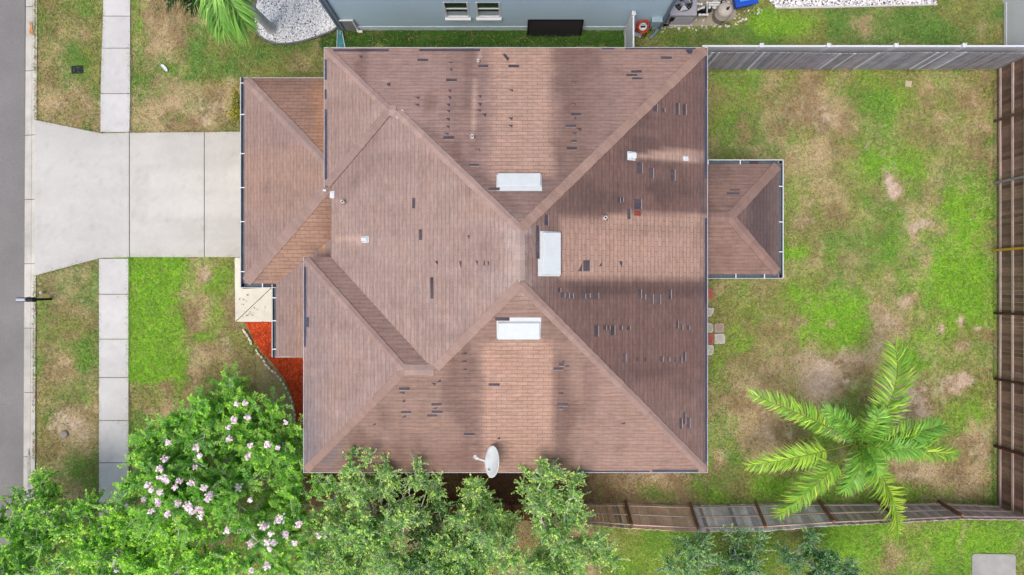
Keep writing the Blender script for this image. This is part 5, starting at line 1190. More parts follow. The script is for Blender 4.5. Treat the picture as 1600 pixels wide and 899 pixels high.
# brown fence on the east side, rails and posts facing the yard
ef = empty('brown_board_fence', (18.9, 0, 0), 'dark brown straight board fence with a yellow replacement post', 'fence')
XR = at(1557, 0).x - .05; rr = random.Random(33); ye0, ye1 = -8.66, 8.5
posts_e = [at(1557, v).y for v in (190, 286.5, 391.5, 489.5, 592, 697)]
bnd = [ye1] + posts_e + [ye0]
for k in range(len(bnd) - 1):
    mb = MB(); y = bnd[k]
    while y > bnd[k + 1] + .02:
        bw = .138 + rr.uniform(-.006, .004); c = wood(rr, (142, 116, 102), .6, 1.25)
        mb.bar((XR + .075, y - bw / 2, .02), (XR + .075 + rr.uniform(-.01, .01), y - bw / 2, FH + rr.uniform(-.02, .02)), bw, .018, col=c, up=(-1, 0, 0)); y -= bw + rr.choice([.003, .005, .008, .014])
    mb.build('board_panel', M['wood'], ef)
    for zz, ww in ((.22, .10), (.86, .06), (1.48, .06)):
        mb = MB(); c = wood(rr, (206, 186, 176), .8, 1.1)
        mb.bar((XR + .03, bnd[k] - .01, zz + rr.uniform(-.01, .01)), (XR + .03, bnd[k + 1] + .01, zz + rr.uniform(-.01, .01)), .045, .09, col=c); mb.build('rail', M['wood'], ef)
for k, y in enumerate(posts_e):
    mb = MB(); c = {1: A(150, 148, 146), 0: A(112, 88, 74)}.get(k, A(88, 60, 48))
    mb.bar((XR - .035, y, 0), (XR - .035 + .02, y + .01, 1.8), .085, .085, col=c, up=(1, 0, 0))
    o = mb.build('post', M['new_wood'] if k == 2 else M['wood'], ef)
    if k == 2: o['label'] = 'yellow new lumber post'
# leaning, wavy fence on the south side
sf = empty('leaning_board_fence', (9, -8.7, 0), 'wavy brown and grey board fence leaning outwards, passing under the palm fronds', 'fence')
FP = [(590, 789, 588, 808), (700, 789, 694, 811), (800, 790, 800, 813), (880, 789, 884, 818), (977, 787, 988, 827), (1078, 790, 1092, 832), (1180, 787, 1198, 830.5), (1280, 787, 1305, 822), (1370, 787, 1408, 817), (1466, 787, 1507, 812), (1560, 791, 1610, 813)]
FT = [at(a, b, 0) for a, b, c, d in FP]; TT = [at(c, d, FH) for a, b, c, d in FP]
rr = random.Random(44); yard = Vector((0, 1, 0))
def fpt(k, t, z, off=0.0):
    s = 0.5 - 0.5 * math.cos(math.pi * t) if False else t
    f = FT[k].lerp(FT[k + 1], s); u = TT[k].lerp(TT[k + 1], s); p = f.lerp(u, z / FH); p.z = z; p.y += off; return p
for k in range(len(FP) - 1):
    L = (FT[k + 1] - FT[k]).length; n = max(1, round(L / .145)); mb = MB()
    brown = k < 4 or k > 6
    for j in range(n):
        base_c = (245, 210, 180) if k in (3, 4) else (205, 150, 124) if k < 3 else (250, 240, 236) if k in (5, 6) else (210, 190, 184)
        c = wood(rr, base_c, .75, 1.3); t = (j + .5) / n
        if rr.random() < .1: c = wood(rr, (190, 176, 166), .8, 1.1)
        mb.bar(fpt(k, t, .02), fpt(k, t, FH - .02 + rr.uniform(-.035, .03)), L / n - rr.choice([.006, .010, .018]), .018, col=c, up=(0, 1, 0))
    mb.build('board_panel', M['wood'], sf)
    for zz in (.22, .88, 1.6):
        mb = MB(); c = wood(rr, (240, 214, 196) if k > 2 else (214, 166, 144), .85, 1.1)
        a, b = fpt(k, 0.01, zz + rr.uniform(-.015, .015), .035), fpt(k, .99, zz + rr.uniform(-.015, .015), .035); mb.bar(a, b, .04, .09, col=c); mb.build('rail', M['wood'], sf)
for k in range(1, len(FP) - 1):
    mb = MB(); mb.bar(fpt(k, 0, 0, .10), fpt(k, 0, 1.72, .10), .09, .09, col=wood(rr, (150, 112, 92), .8, 1.1), up=(0, 1, 0)); mb.build('post', M['wood'], sf)

# ------------------------------------------------------------------ small things in the gardens
# mailbox on its post, reaching over the kerb
mbx = empty('mailbox', tuple(at(79, 467.5)), 'black mailbox with a silvery top on a black post at the kerb', 'mailbox')
pb = at(79, 467.6); pt = Vector((pb.x, pb.y, 1.05))
mb = MB(); mb.box((pb.x, pb.y, .52), (.09, .09, 1.06)); mb.box((pb.x, pb.y, 1.09), (.12, .12, .05)); mb.build('post', M['black'], mbx, bevel=.006)
mb = MB(); mb.bar((pb.x + .1, pb.y, .95), (pb.x - .62, pb.y, .95), .07, .06); mb.bar((pb.x - .04, pb.y, .62), (pb.x - .3, pb.y, .92), .05, .05); mb.build('arm', M['black'], mbx)
def box_tube(x0, x1, w_, z0, mi0):
    prof = [(-w_, z0), (w_, z0)] + [(w_ * math.cos(t), z0 + .12 + .09 * math.sin(t)) for t in np.linspace(0, math.pi, 9)]
    n = len(prof); vs = [(x0, pb.y + a, b) for a, b in prof] + [(x1, pb.y + a, b) for a, b in prof]
    fs = [(k, (k + 1) % n, n + (k + 1) % n, n + k) for k in range(n)] + [tuple(reversed(range(n))), tuple(range(n, 2 * n))]
    return vs, fs
mb = MB(); xr = at(53, 467, 1.1).x; xl = at(27.5, 467, 1.1).x
vs, fs = box_tube(xr, xl, .085, .985, 0); mb.add(vs, fs); mb.build('box', M['black'], mbx)
mb = MB(); vs, fs = box_tube(xl + .36, xl + .02, .072, 1.012, 0); mb.add(vs, fs); mb.build('number_plate', mat('silver_top', A(196, 204, 212), .35, metal=.4), mbx)
mb = MB(); mb.box((xr - .12, pb.y + .1, 1.17), (.03, .015, .16)); mb.build('flag', M['black'], mbx)
# black meter cover
mc = at(121, 109.3); mb = MB(); mb.box((mc.x, mc.y, .015), (.44, .30, .04), .05)
for i in range(-3, 4): mb.box((mc.x + i * .055, mc.y + .005, .04), (.012, .24, .012), .05)
tag(mb.build('meter_cover', mat('black_cover', A(34, 34, 48), .7, (8, .2), (30, .2)), bevel=.01), 'black rectangular water meter cover set in the verge grass', 'meter cover')
# white plastic scrap on the front lawn
wp = at(258, 107.5); d = Vector((.55, -.62, 0)).normalized(); n_ = Vector((-d.y, d.x, 0)); mb = MB()
rim = [(-.19, .0), (-.14, .06), (.02, .075), (.12, .055), (.19, .0), (.12, -.05), (-.02, -.06), (-.15, -.045)]
vs = [wp + d * a + n_ * b + Vector((0, 0, .07)) for a, b in rim] + [wp + d * a * .8 + n_ * b * .7 + Vector((0, 0, .01)) for a, b in rim] + [wp + d * a * .7 + n_ * b * .55 + Vector((0, 0, .05)) for a, b in rim]
n = 8; mb.add(vs, [(k, (k + 1) % n, n + (k + 1) % n, n + k) for k in range(n)] + [(2 * n + k, 2 * n + (k + 1) % n, (k + 1) % n, k) for k in range(n)] + [tuple(range(2 * n, 3 * n))])
tag(mb.build('plastic_tray', M['vinyl']), 'small white boat shaped plastic tray lying on the front lawn', 'plastic tray')
mp_ = at(68.3, 457.5); mb = MB(); mb.lathe((mp_.x, mp_.y, -.02), [(.035, 0), (.035, .16), (.06, .17), (.06, .2), (0, .22)], 14)
tag(mb.build('cleanout_cap', M['pipe']), 'tiny white pipe cap sticking up beside the mailbox post', 'pipe cap')
rk = at(101, 679); mb = MB(); rr = random.Random(5)
mb.lathe((rk.x, rk.y, -.02), [(.13, 0), (.15, .03), (.13, .06), (.06, .075), (0, .075)], 8, col=A(160, 154, 150)); mb.v = [(x + rr.uniform(-.02, .02), y + rr.uniform(-.03, .03), z) for x, y, z in mb.v]
tag(mb.build('rock', M['stone']), 'flat grey rock lying on the sandy patch of the verge', 'rock')
ys1 = at(1419, 131.5); mb = MB(); mb.box((ys1.x, ys1.y, .01), (.25, .24, .05), -.1, col=A(206, 192, 160))
tag(mb.build('paving_stone', M['paver'], bevel=.012), 'cream square paver alone on the back lawn near the grey fence', 'paving stone')
# stepping stones beside the house
def paver(pts, col, label):
    c = [at(a, b) for a, b in pts]; mb = MB(); mb.prism([(p.x, p.y) for p in c], -.03, .035, col=A(*col))
    inner = [(sum(p.x for p in c) / len(c) * .35 + p.x * .65, sum(p.y for p in c) / len(c) * .35 + p.y * .65) for p in c]
    mb.prism(inner, .03, .039, col=A(*[v * .93 for v in col]))
    return tag(mb.build('stepping_stone', M['paver'], bevel=.012), label, 'stepping stone', 'stepping stones beside the house')
paver([(1098, 451), (1114, 451.5), (1114, 467.5), (1098, 468)], (186, 110, 98), 'red stepping stone lying alone, nearest to the small porch roof')
paver([(1098, 481), (1115.6, 481.3), (1114.3, 488), (1111, 494.5), (1098, 495.5)], (202, 200, 186), 'pale stepping stone with a cut corner, between red one and the cluster')
paver([(1098, 505), (1110, 505), (1114, 508), (1114.3, 517), (1112, 520), (1098, 520)], (198, 196, 180), 'cream stepping stone with rounded edge beside the pinkish square one')
paver([(1116, 505.5), (1129.5, 505), (1131.3, 510), (1131, 519.6), (1116, 520)], (184, 160, 150), 'pinkish brown square stepping stone at the outer side of the cluster')
paver([(1098, 522), (1115, 522), (1115, 538), (1098, 538)], (176, 100, 92), 'red stepping stone inside the cluster next to a white square')
paver([(1116, 522), (1131, 521.5), (1132.8, 527), (1132.6, 537.5), (1116, 537.8)], (206, 203, 194), 'white square stepping stone furthest from the house wall')
paver([(1098, 539.3), (1113, 539.3), (1115, 542), (1114.7, 552), (1111.5, 555), (1098, 555.5)], (210, 210, 192), 'cream rounded stepping stone, last of the row towards the leaning fence')

# ------------------------------------------------------------------ trees
def rot_about(v, ax, t):
    return v * math.cos(t) + np.cross(ax, v) * math.sin(t) + ax * np.dot(ax, v) * (1 - math.cos(t))
def unit(v): return v / (np.linalg.norm(v) + 1e-9)
def leaves(P, D, Nn, L, W, cols, fold=.25):
    """P base, D direction, Nn normal -> quads"""
    D = D / np.linalg.norm(D, axis=1, keepdims=True)
    Sd = np.cross(D, Nn); Sd /= np.linalg.norm(Sd, axis=1, keepdims=True) + 1e-9
    Up = np.cross(Sd, D)
    L = L[:, None]; W = W[:, None]
    a = P; b = P + D * L * .45 + Sd * W + Up * W * fold; c = P + D * L - Up * L * .12; d = P + D * L * .45 - Sd * W + Up * W * fold
    v = np.stack([a, b, c, d], 1).reshape(-1, 3)
    return v, np.arange(len(v)).reshape(-1, 4), np.repeat(cols, 4, 0)
def tree(name, label, base, height, R, seed, pal, leaf=(.07, .022), n_leaf=16, limbs=7, trunk_h=.3, lean=(0, 0), spread=.75, shoots=3, group=None,
         up=.35, flat=.75, twig_len=.5, bark='bark', spikes=(), reach=None, pinnate=False, sub=(7, 6), kl=.72):
    rs = np.random.RandomState(seed)
    t = empty(name, (base[0], base[1], 0), label, 'tree', group)
    mb = MB(); anchors = []
    def br(p, d, L, r, n=4, jit=.22, trop=.12, target=None):
        pts = [p]; ds = [d]
        for k in range(n):
            d = unit(d + rs.randn(3) * jit * .5 + np.array([0, 0, trop]))
            p = p + d * L / n; pts.append(p); ds.append(d)
        mb.tube(pts, [max(.006, r * (1 - .7 * k / n)) for k in range(n + 1)], 6 if r > .03 else 4 if r > .012 else 3, cap=False)
        return pts, ds
    p0 = np.array([base[0], base[1], -.1]); th_ = height * trunk_h
    tp, td = br(p0, unit(np.array([lean[0] * .3, lean[1] * .3, 1.])), th_, .035 * height, 3, .08)
    crown_c = np.array([base[0] + lean[0], base[1] + lean[1], height * .62]); 
    ends = []
    for i in range(limbs):
        az = 2 * math.pi * (i + rs.uniform(-.3, .3)) / limbs; el = rs.uniform(.25, 1.1)
        if i >= limbs - 2: el = 1.35
        rad = R * rs.uniform(.75, 1.1)
        if reach is not None: rad *= reach(az)
        tip = crown_c + np.array([math.cos(az) * math.cos(el) * rad, math.sin(az) * math.cos(el) * rad, math.sin(el) * height * .36])
        ends.append(tip)
    for sp in spikes: ends.append(np.array(sp, float))
    for tip in ends:
        s = tp[-1] if rs.rand() < .6 else tp[-2]
        L = np.linalg.norm(tip - s); d0 = unit(unit(tip - s) + np.array([0, 0, .35]))
        pts = [s]; n = 6
        for k in range(1, n + 1):
            q = s + (tip - s) * k / n + d0 * L * .18 * math.sin(math.pi * k / n) + rs.randn(3) * .05 * L * (k < n)
            pts.append(q)
        mb.tube(pts, [max(.008, .010 * height * (1 - .85 * k / n)) for k in range(n + 1)], 6, cap=False)
        for j in range(sub[0]):
            f = .3 + .7 * (j + rs.rand()) / sub[0]; k = min(int(f * n), n - 1); p = pts[k] + (pts[k + 1] - pts[k]) * (f * n - k)
            dm = unit(pts[k + 1] - pts[k]); o = unit(rs.randn(3) * np.array([1, 1, flat])); d = unit(dm * .7 + o * spread + np.array([0, 0, up * .4]))
            b2, d2 = br(p, d, R * (.52 - .22 * f) * rs.uniform(.7, 1.25), .012 * height * .35, 4)
            for m in range(sub[1]):
                g = .25 + .75 * (m + rs.rand()) / sub[1]; kk = min(int(g * 4), 3); p2 = b2[kk] + (b2[kk + 1] - b2[kk]) * (g * 4 - kk)
                dd = unit(d2[kk] * .7 + rs.randn(3) * np.array([.7, .7, .5]) + np.array([0, 0, up]))
                for h in range(shoots if m < sub[1] - 1 else shoots + 1):
                    d3 = unit(dd + rs.randn(3) * .45 + np.array([0, 0, up * .5])); LL = twig_len * rs.uniform(.5, 1.25)
                    q = p2 + d3 * LL
                    if rs.rand() < .7: mb.tube([p2, p2 + d3 * LL * .5 + rs.randn(3) * .02, q], [.013, .010, .005], 3, cap=False)
                    anchors.append((p2, d3, LL))
    mb.build('trunk', M[bark], t)
    AP = np.array([a[0] for a in anchors]); AD = np.array([a[1] for a in anchors]); AL = np.array([a[2] for a in anchors])
    n = len(AP); m = n_leaf
    f = (np.arange(m) + .5) / m
    P = AP[:, None] + AD[:, None] * (AL[:, None] * (.12 + .88 * f[None]))[..., None]
    P = P.reshape(-1, 3) + rs.randn(n * m, 3) * .012
    D0 = np.repeat(AD, m, 0)
    rnd = rs.randn(n * m, 3)
    if pinnate:
        side = np.cross(D0, np.array([0, 0, 1.]) + rs.randn(n * m, 3) * .15); side /= np.linalg.norm(side, axis=1, keepdims=True) + 1e-9
        sg = np.tile(np.where(np.arange(m) % 2, 1., -1.), n)[:, None]
        D = D0 * .55 + side * sg + rnd * .16; Nn = np.array([0, 0, 1.]) + rnd[:, ::-1] * .28
    else:
        D = D0 * .8 + rnd * .62; Nn = np.array([0, 0, 1.]) + rs.randn(n * m, 3) * .55
    pal = np.array([A(*c, k=kl) for c in pal]); tone = rs.rand(n) * .999
    # each shoot has its own tone: young shoots yellow green, older ones deeper
    ci = (tone * len(pal)).astype(int); cl = np.repeat(pal[ci], m, 0) * (.75 + .5 * rs.rand(n * m, 1))
    cl = cl * np.exp(rs.randn(n * m, 1) * np.array([[.12, .05, .1]]))
    young = np.tile(f > .8, n) & (rs.rand(n * m) < .45); cl[young] = cl[young] * np.array([1.45, 1.28, 1.0])
    L = leaf[0] * rs.uniform(.65, 1.3, n * m); W = leaf[1] * rs.uniform(.75, 1.3, n * m)
    v, fc, cc = leaves(P, D, Nn, L, W, cl)
    npmesh('crown', v, fc, M['leaf'], t, cc)
    t['_tops'] = 0
    del t['_tops']
    return t, AP + AD * AL[:, None]
def w_(px, py, z): p = at(px, py, z); return (p.x, p.y, p.z)
def b_(px, py): p = at(px, py, 0); return (p.x, p.y)

P_CRAPE = [(146, 212, 72), (156, 220, 84), (126, 196, 66), (172, 226, 92), (112, 180, 62), (136, 200, 92)]
P_HOLLY = [(138, 178, 100), (152, 192, 108), (120, 164, 94), (170, 202, 116), (108, 152, 92), (188, 214, 122)]
P_LIVE = [(136, 186, 80), (116, 168, 74), (152, 200, 84), (102, 152, 70), (168, 208, 96)]
P_DARK = [(96, 144, 92), (84, 130, 88), (112, 158, 98), (126, 168, 100), (76, 118, 82)]

# crape myrtle with pink blossom
crape, tops = tree('crape_myrtle', 'bright green crape myrtle with pink blossom clusters beside the sidewalk', b_(385, 700), 4.6, 2.35, 101, P_CRAPE, (.092, .029), 24, 10, .2, (-.35, -.35), .8, 3, up=.25, flat=.6, twig_len=.62, pinnate=True, sub=(7, 5), kl=1.15,
    spikes=[w_(335, 640, 3.2), w_(395, 640, 3.6), w_(238, 755, 3.0), w_(470, 700, 3.2), w_(255, 690, 3.2), w_(480, 790, 3.4), w_(460, 870, 3.6), w_(430, 690, 3.8), w_(300, 650, 3.4), w_(400, 850, 4.2), w_(362, 622, 2.8), w_(420, 655, 3.0), w_(490, 735, 3.2), w_(440, 890, 4.2), w_(500, 830, 3.6), w_(250, 720, 3.2)])
def blossom(px, py, z, r, n, seed):
    rs = np.random.RandomState(seed); c = np.array(w_(px, py, z))
    k = n; P = c + np.clip(rs.randn(k, 3), -1.7, 1.7) * np.array([r, r, r * .6]) * .5
    D = rs.randn(k, 3); N_ = np.array([0, 0, 1.]) + rs.randn(k, 3) * .6
    pal = np.array([A(250, 228, 238, 1), A(255, 244, 248, 1), A(240, 208, 226, 1), A(255, 250, 250, 1)]); cl = pal[rs.randint(0, 4, k)] * rs.uniform(.85, 1.15, (k, 1))
    v, f, cc = leaves(P, D, N_, np.full(k, .085), np.full(k, .04), cl)
    return npmesh('flower_cluster', v, f, M['flower'], crape, cc)
ztop = lambda px, py: float(np.clip(np.max(np.append(tops[(np.abs(topx(tops[:, 0], tops[:, 1], tops[:, 2])[0] - px) < 9) & (np.abs(topx(tops[:, 0], tops[:, 1], tops[:, 2])[1] - py) < 9), 2], 2.2)), 2.2, 5.4)) + .28
FL = [(263, 692, .10), (307, 700, .16), (258, 717, .15), (357, 668, .08), (358, 686, .08), (383, 630, .08), (369, 631, .07), (365, 656, .13), (387, 652, .12), (391, 696, .09), (387, 713, .12), (418, 695, .12), (250, 733, .13), (250, 747, .09), (260, 750, .16), (281, 752, .13), (231, 758, .12), (236, 766, .09), (225, 781, .07), (247, 785, .12), (250, 770, .10), (273, 762, .07), (300, 755, .15), (318, 763, .11), (325, 778, .15), (329, 772, .08), (312, 712, .06), (372, 762, .16), (278, 787, .12), (295, 792, .18), (300, 800, .10), (312, 797, .12), (313, 808, .11), (236, 800, .08), (262, 803, .08), (391, 782, .07), (354, 829, .11), (436, 811, .20), (411, 822, .16), (418, 820, .10), (468, 819, .15), (423, 834, .09), (447, 836, .14), (392, 850, .16), (418, 848, .16), (428, 848, .10), (460, 849, .10), (421, 858, .08), (417, 884, .13), (393, 892, .09), (539, 811, .11), (498, 838, .09), (508, 839, .06), (305, 730, .07), (434, 700, .07), (446, 660, .05)]
for k, (a, b, r) in enumerate(FL): blossom(a, b, ztop(a, b), r * .7, int(18 + r * 170), 300 + k)

# street tree at the lower kerb, yellow green tree behind the sidewalk, row along the leaning fence
tree('street_tree', 'dark green open crowned tree overhanging the road and kerb', b_(128, 806), 4.6, 2.3, 202, P_LIVE, (.075, .029), 24, 10, .32, (-.3, -.25), .9, 3, sub=(7, 6), up=.15, twig_len=.5,
     spikes=[w_(20, 815, 3.2), w_(75, 772, 2.8), w_(186, 800, 2.6), w_(150, 790, 3.4), w_(30, 865, 3.6), w_(90, 890, 4.2), w_(190, 850, 3.8)])
tree('oak_tree', 'yellow green leafy tree between the pink blossoms and sidewalk end', b_(278, 838), 4.6, 2.2, 303, [(164, 206, 84), (178, 216, 92), (142, 190, 80), (126, 174, 76), (156, 200, 98)], (.08, .030), 24, 11, .3, (-.1, -.5), .85, 3, sub=(7, 7),
     spikes=[w_(222, 820, 3.2), w_(205, 875, 3.4), w_(330, 830, 3.8), w_(250, 820, 3.6), w_(380, 890, 4.2), w_(300, 885, 4.4), w_(230, 895, 4.0), w_(350, 870, 4.4)])
GR = 'trees along the leaning fence'
def holly(label, base, h, R, seed, lean, spikes, pal=P_HOLLY, **k):
    tree('evergreen_tree', label, base, h, R, seed, pal, (.064, .025), k.pop('nl', 14), k.pop('limbs', 11), .28, lean, .7, 3, GR, up=.5, twig_len=.46, sub=k.pop('sub', (7, 6)), spikes=spikes, **k)
holly('broad evergreen tree with two leafy spires reaching over the lower eave of the brown roof', b_(590, 796), 4.9, 1.9, 404, (.0, -.3),
      [w_(547, 724, 3.9), w_(582, 722, 4.3), w_(612, 728, 4.1), w_(655, 740, 4.2), w_(632, 760, 3.6), w_(520, 765, 3.6), w_(500, 810, 3.4), w_(560, 770, 4.6), w_(490, 870, 4.2), w_(590, 880, 5.0), w_(530, 890, 4.4), w_(680, 762, 3.3), w_(540, 850, 4.6), w_(640, 830, 4.8)])
holly('mid green tree below the satellite dish, topped by a small leafy spire', b_(735, 816), 4.7, 1.3, 505, (.05, -.6),
      [w_(738, 758, 3.4), w_(758, 762, 3.3), w_(800, 870, 4.2), w_(690, 840, 3.6), w_(800, 815, 3.0), w_(720, 800, 3.8), w_(780, 800, 3.4), w_(715, 850, 4.4), w_(790, 840, 4.0), w_(756, 830, 4.8), w_(700, 880, 4.0)])
holly('tall narrow fork topped evergreen tree crossing the leaning fence', b_(846, 815), 5.2, .85, 606, (.2, -.7),
      [w_(848, 718, 4.4), w_(820, 738, 3.8), w_(900, 744, 4.0), w_(852, 740, 4.6), w_(890, 780, 4.4), w_(905, 805, 3.8), w_(850, 790, 4.8), w_(930, 850, 3.9), w_(960, 872, 3.6), w_(880, 850, 4.8), w_(825, 880, 4.6), w_(900, 885, 4.4)], limbs=5)
holly('dark evergreen tree between the broad tree and the one under the dish', b_(672, 850), 3.6, 1.5, 707, (0, -.2), [w_(690, 790, 2.4), w_(660, 800, 2.6), w_(700, 830, 2.8), w_(690, 880, 3.2), w_(640, 880, 3.0)], P_DARK + P_HOLLY[:2])
holly('dark blue green tree on the neighbour lawn, bushy and low', b_(1120, 868), 3.7, 1.45, 808, (.05, -.5), [w_(1075, 850, 2.6), w_(1085, 858, 3.0), w_(1145, 842, 2.4), w_(1180, 858, 2.8), w_(1040, 885, 2.8), w_(1160, 872, 3.6)], P_DARK + P_HOLLY[:3])
holly('small dark tree with pale branches, nearest to the concrete pad', b_(1250, 862), 3.3, 1.0, 909, (.1, -.3), [w_(1262, 838, 2.2), w_(1290, 870, 2.6), w_(1230, 865, 2.4), w_(1290, 890, 2.9)], P_DARK, limbs=6)

# palms: feather fronds, every leaflet a folded blade
def frond(parent, C, tip, rise, seed, ll=.62, roll=0.0, pal=((150, 186, 48), (112, 160, 48), (84, 134, 44), (172, 200, 60)), n=58, droop=.5, start=.10, sweep=.8, wd=.019, bend=(0, 0)):
    rs = np.random.RandomState(seed); C = np.array(C, float); T_ = np.array(tip, float); Lh = np.linalg.norm(T_ - C)
    mid = (C + T_) / 2 + np.array([bend[0], bend[1], rise])
    q = lambda t: (1 - t)[:, None] ** 2 * C + 2 * (t * (1 - t))[:, None] * mid + (t ** 2)[:, None] * T_
    tt = np.linspace(0, 1, 18); pts = q(tt)
    mb = MB(); mb.tube(pts, [.030 * (1 - .85 * t) + .003 for t in tt], 6, col=A(150, 172, 70), cap=False)
    V0, F0, C0 = [np.array(mb.v)], [np.array(mb.f)], [np.array(mb.c)]
    off = len(mb.v)
    t = start + (1 - start) * (np.arange(n) + .5) / n
    p = q(t); d = q(np.minimum(t + .01, 1)) - q(t - .01); d /= np.linalg.norm(d, axis=1, keepdims=True)
    side = np.cross(d, np.array([0, 0, 1.])); side /= np.linalg.norm(side, axis=1, keepdims=True); upv = np.cross(side, d)
    pal = np.array([A(*c, k=1.1) for c in pal]); tone = rs.rand()
    for sg in (-1, 1):
        prof = np.sin(np.pi * np.clip(.12 + .80 * t, 0, 1)) ** .6
        L = 1.12 * ll * prof * rs.uniform(.88, 1.08, n) * (1 + .18 * sg * np.sign(roll) if roll else 1)
        cr, sr = math.cos(roll), math.sin(roll)
        s_ = side * sg * cr + upv * sg * sr
        u_ = upv * cr - side * sr
        ang = sweep + .35 * (t - .5) + rs.randn(n) * .16
        e = (s_ * np.cos(ang)[:, None] * 1.0 + d * np.sin(ang)[:, None]) + u_ * (.45 + rs.randn(n) * .30)[:, None]
        e /= np.linalg.norm(e, axis=1, keepdims=True)
        a0 = p; a1 = p + e * (L * .5)[:, None] + np.array([0, 0, 1]) * (-droop * .10 * L)[:, None]
        a2 = p + e * (L * .96)[:, None] + np.array([0, 0, 1]) * (-droop * .62 * L)[:, None]
        wv = np.cross(e, u_); wv /= np.linalg.norm(wv, axis=1, keepdims=True)
        W = wd * prof ** .4
        W = W[:, None] if hasattr(W, '__len__') else W
        vs = np.stack([a0 - wv * W * .5, a0 + wv * W * .5, a1 + wv * W, a1 - wv * W, a2 + wv * W * .12, a2 - wv * W * .12], 1).reshape(-1, 3)
        k = (np.arange(n) * 6)[:, None]
        f = np.concatenate([k + np.array([[0, 1, 2, 3]]), k + np.array([[3, 2, 4, 5]])]) + off
        ci = np.clip((rs.rand(n) * .6 + tone * .6) / 1.2 * len(pal), 0, len(pal) - 1).astype(int)
        cl = pal[ci] * rs.uniform(.65, 1.25, (n, 1))
        V0.append(vs); F0.append(f); C0.append(np.repeat(cl, 6, 0)); off += len(vs)
    return npmesh('frond', np.concatenate(V0), np.concatenate(F0), M['frond'], parent, np.concatenate(C0))
zc = 2.0; pc = at(1338, 692, zc); py_ = empty('palm_tree', (pc.x, pc.y, 0), 'young palm tree with bright feathery fronds on the bare back lawn', 'palm tree')
mb = MB(); mb.tube([(pc.x, pc.y, -.1), (pc.x, pc.y, .2), (pc.x - .01, pc.y, 1.2), (pc.x, pc.y, 1.9)], [.24, .19, .15, .12], 14); mb.build('trunk', M['palm_bark'], py_)
mb = MB(); mb.tube([(pc.x, pc.y, 1.2), (pc.x, pc.y, 1.7), (pc.x, pc.y, 2.15)], [.13, .11, .05], 12, col=(1, 1, 1)); mb.build('crownshaft', mat('green_crownshaft', A(96, 140, 62), .5), py_)
Cc = np.array([pc.x, pc.y, zc])
G1 = ((196, 226, 78), (168, 212, 76), (130, 186, 66), (214, 236, 96)); G2 = ((150, 208, 88), (132, 192, 82), (172, 220, 92), (112, 172, 74)); G3 = ((190, 230, 84), (168, 216, 78), (140, 198, 70), (204, 236, 100))
for k, (tx_, ty2, tz, rise, ll, roll, pal, bend, dr) in enumerate([
    (1398, 540, 2.5, 1.05, .86, .55, G1, (.55, -.1), .6),
    (1172, 616, 2.3, .95, .58, .12, G3, (.0, .2), .5),
    (1170, 728, 1.3, .75, .60, .0, G3, (-.1, .1), .5),
    (1218, 806, 1.5, 1.0, .66, .1, G1, (-.1, .35), .6),
    (1318, 768, 1.6, .7, .62, .0, G2, (.25, .0), .5),
    (1402, 836, 1.5, 1.0, .74, .35, G1, (.3, .25), .6),
    (1492, 712, 1.6, .9, .70, -.2, G1, (.0, .15), .7),
    (1472, 664, 2.2, 1.0, .66, .35, G2, (-.1, .15), .6),
    (1440, 700, 2.6, .9, .55, .0, G2, (0, .0), .5),
    (1366, 742, 2.4, .8, .6, .2, G2, (.2, 0), .5), (1458, 690, 2.0, 1.1, .7, -.3, G1, (0, .3), .8), (1290, 640, 2.9, .7, .5, .2, G2, (0, .1), .6), (1372, 640, 2.9, .7, .55, .1, G2, (.1, 0), .6)]):
    frond(py_, Cc, w_(tx_, ty2, tz), rise, 900 + k, ll, roll, pal, 84, dr, .12 if k not in (2, 3) else .3, .62, .027, bend)
# young spear leaves in the middle
for k in range(3):
    a = k * 2.1; frond(py_, Cc + np.array([0, 0, .15]), Cc + np.array([.75 * math.cos(a), .75 * math.sin(a), 1.1]), .3, 960 + k, .36, 0, G2, 36, .2, .2, .9, .015)
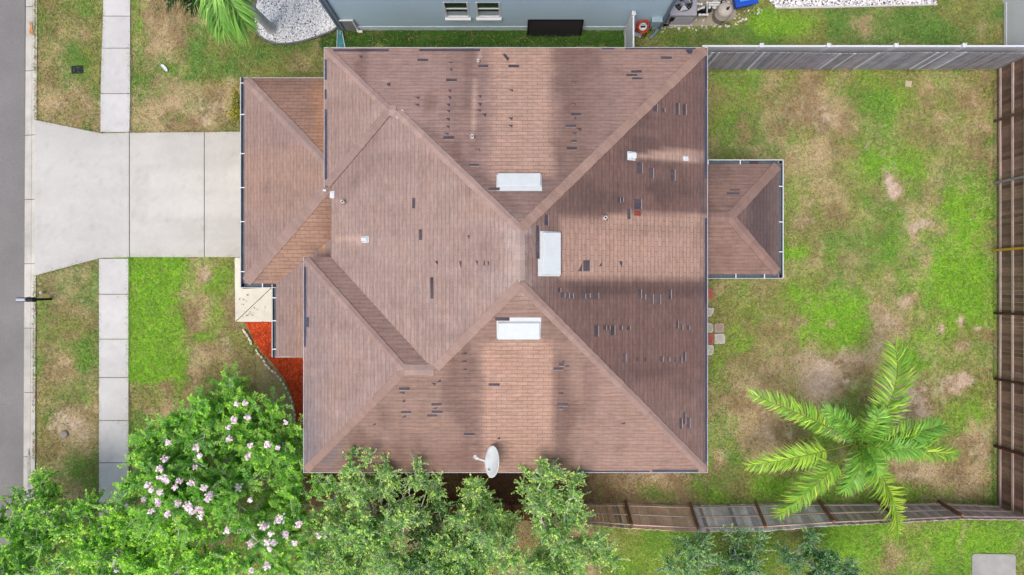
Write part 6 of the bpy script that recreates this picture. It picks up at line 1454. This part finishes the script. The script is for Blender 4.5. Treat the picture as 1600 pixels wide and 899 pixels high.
# tall palm in the white gravel
tb = at(424, 46); hz = 5.0; pn = empty('palm_tree', (tb.x, tb.y, 0), 'tall grey trunked palm tree leaning out of the white gravel bed', 'palm tree')
pt_ = at(338, -45, hz)
mb = MB(); n = 12; pts, rad = [], []
for k in range(n + 1):
    t = k / n; pts.append((tb.x + (pt_.x - tb.x) * t ** 1.2, tb.y + (pt_.y - tb.y) * t ** 1.2, -.05 + (hz + .05) * t)); rad.append(.19 - .05 * min(t * 2.5, 1) - .01 * t + (.05 if k == 0 else 0) + .004 * (k % 2))
mb.tube(pts, rad, 16); mb.build('trunk', M['palm_bark'], pn)
Ct = np.array([pt_.x, pt_.y, hz]); G4 = ((140, 196, 88), (116, 176, 78), (160, 214, 98), (94, 150, 70)); G5 = ((50, 96, 44), (40, 82, 40), (62, 110, 50), (72, 124, 56))
for k, (tx_, ty2, tz, rise, ll, roll, pal) in enumerate([(352, 48, 4.0, .8, .95, .0, G4), (384, 40, 4.3, .8, .85, .2, G4), (266, 10, 3.4, .9, .7, 0, G5), (300, 14, 3.6, .7, .7, .3, G5), (430, -60, 4.2, .9, .8, 0, G4), (250, -60, 4, .9, .8, 0, G4), (300, -170, 4.4, 1., .8, 0, G4), (400, -170, 4.4, 1., .8, 0, G4)]):
    frond(pn, Ct, w_(tx_, ty2, tz), rise, 980 + k, ll, roll, pal, 76, 1.0, .1, .85, .024)
# yellow leaved shrub by the garage corner
sb_ = at(371, 166); shb = empty('yellow_shrub', (sb_.x, sb_.y, 0), 'small yellow leaved shrub against the garage, under the eave', 'shrub')
rs = np.random.RandomState(77); n = 520
cen = np.array([w_(366, 172, .9), w_(370, 160, 1.1), w_(372, 148, 1.0), w_(368, 182, .7), w_(376, 168, 1.0)]); P = cen[rs.randint(0, 5, n)] + rs.randn(n, 3) * np.array([.10, .17, .2])
cl = np.array([A(206, 190, 40), A(226, 210, 70), A(150, 166, 50), A(110, 140, 50)])[rs.randint(0, 4, n)] * rs.uniform(.8, 1.15, (n, 1))
v, f, cc = leaves(P, rs.randn(n, 3) + np.array([-.4, 0, .3]), np.array([0, 0, 1.]) + rs.randn(n, 3) * .5, np.full(n, .10), np.full(n, .028), cl); npmesh('foliage', v, f, M['leaf'], shb, cc)
mb = MB()
for k in range(5): mb.tube([(sb_.x, sb_.y, 0), tuple((np.array([sb_.x, sb_.y, 0]) + cen[k]) / 2 + rs.randn(3) * .04), tuple(cen[k])], [.014, .011, .007], 5)
mb.build('stem', M['bark'], shb)
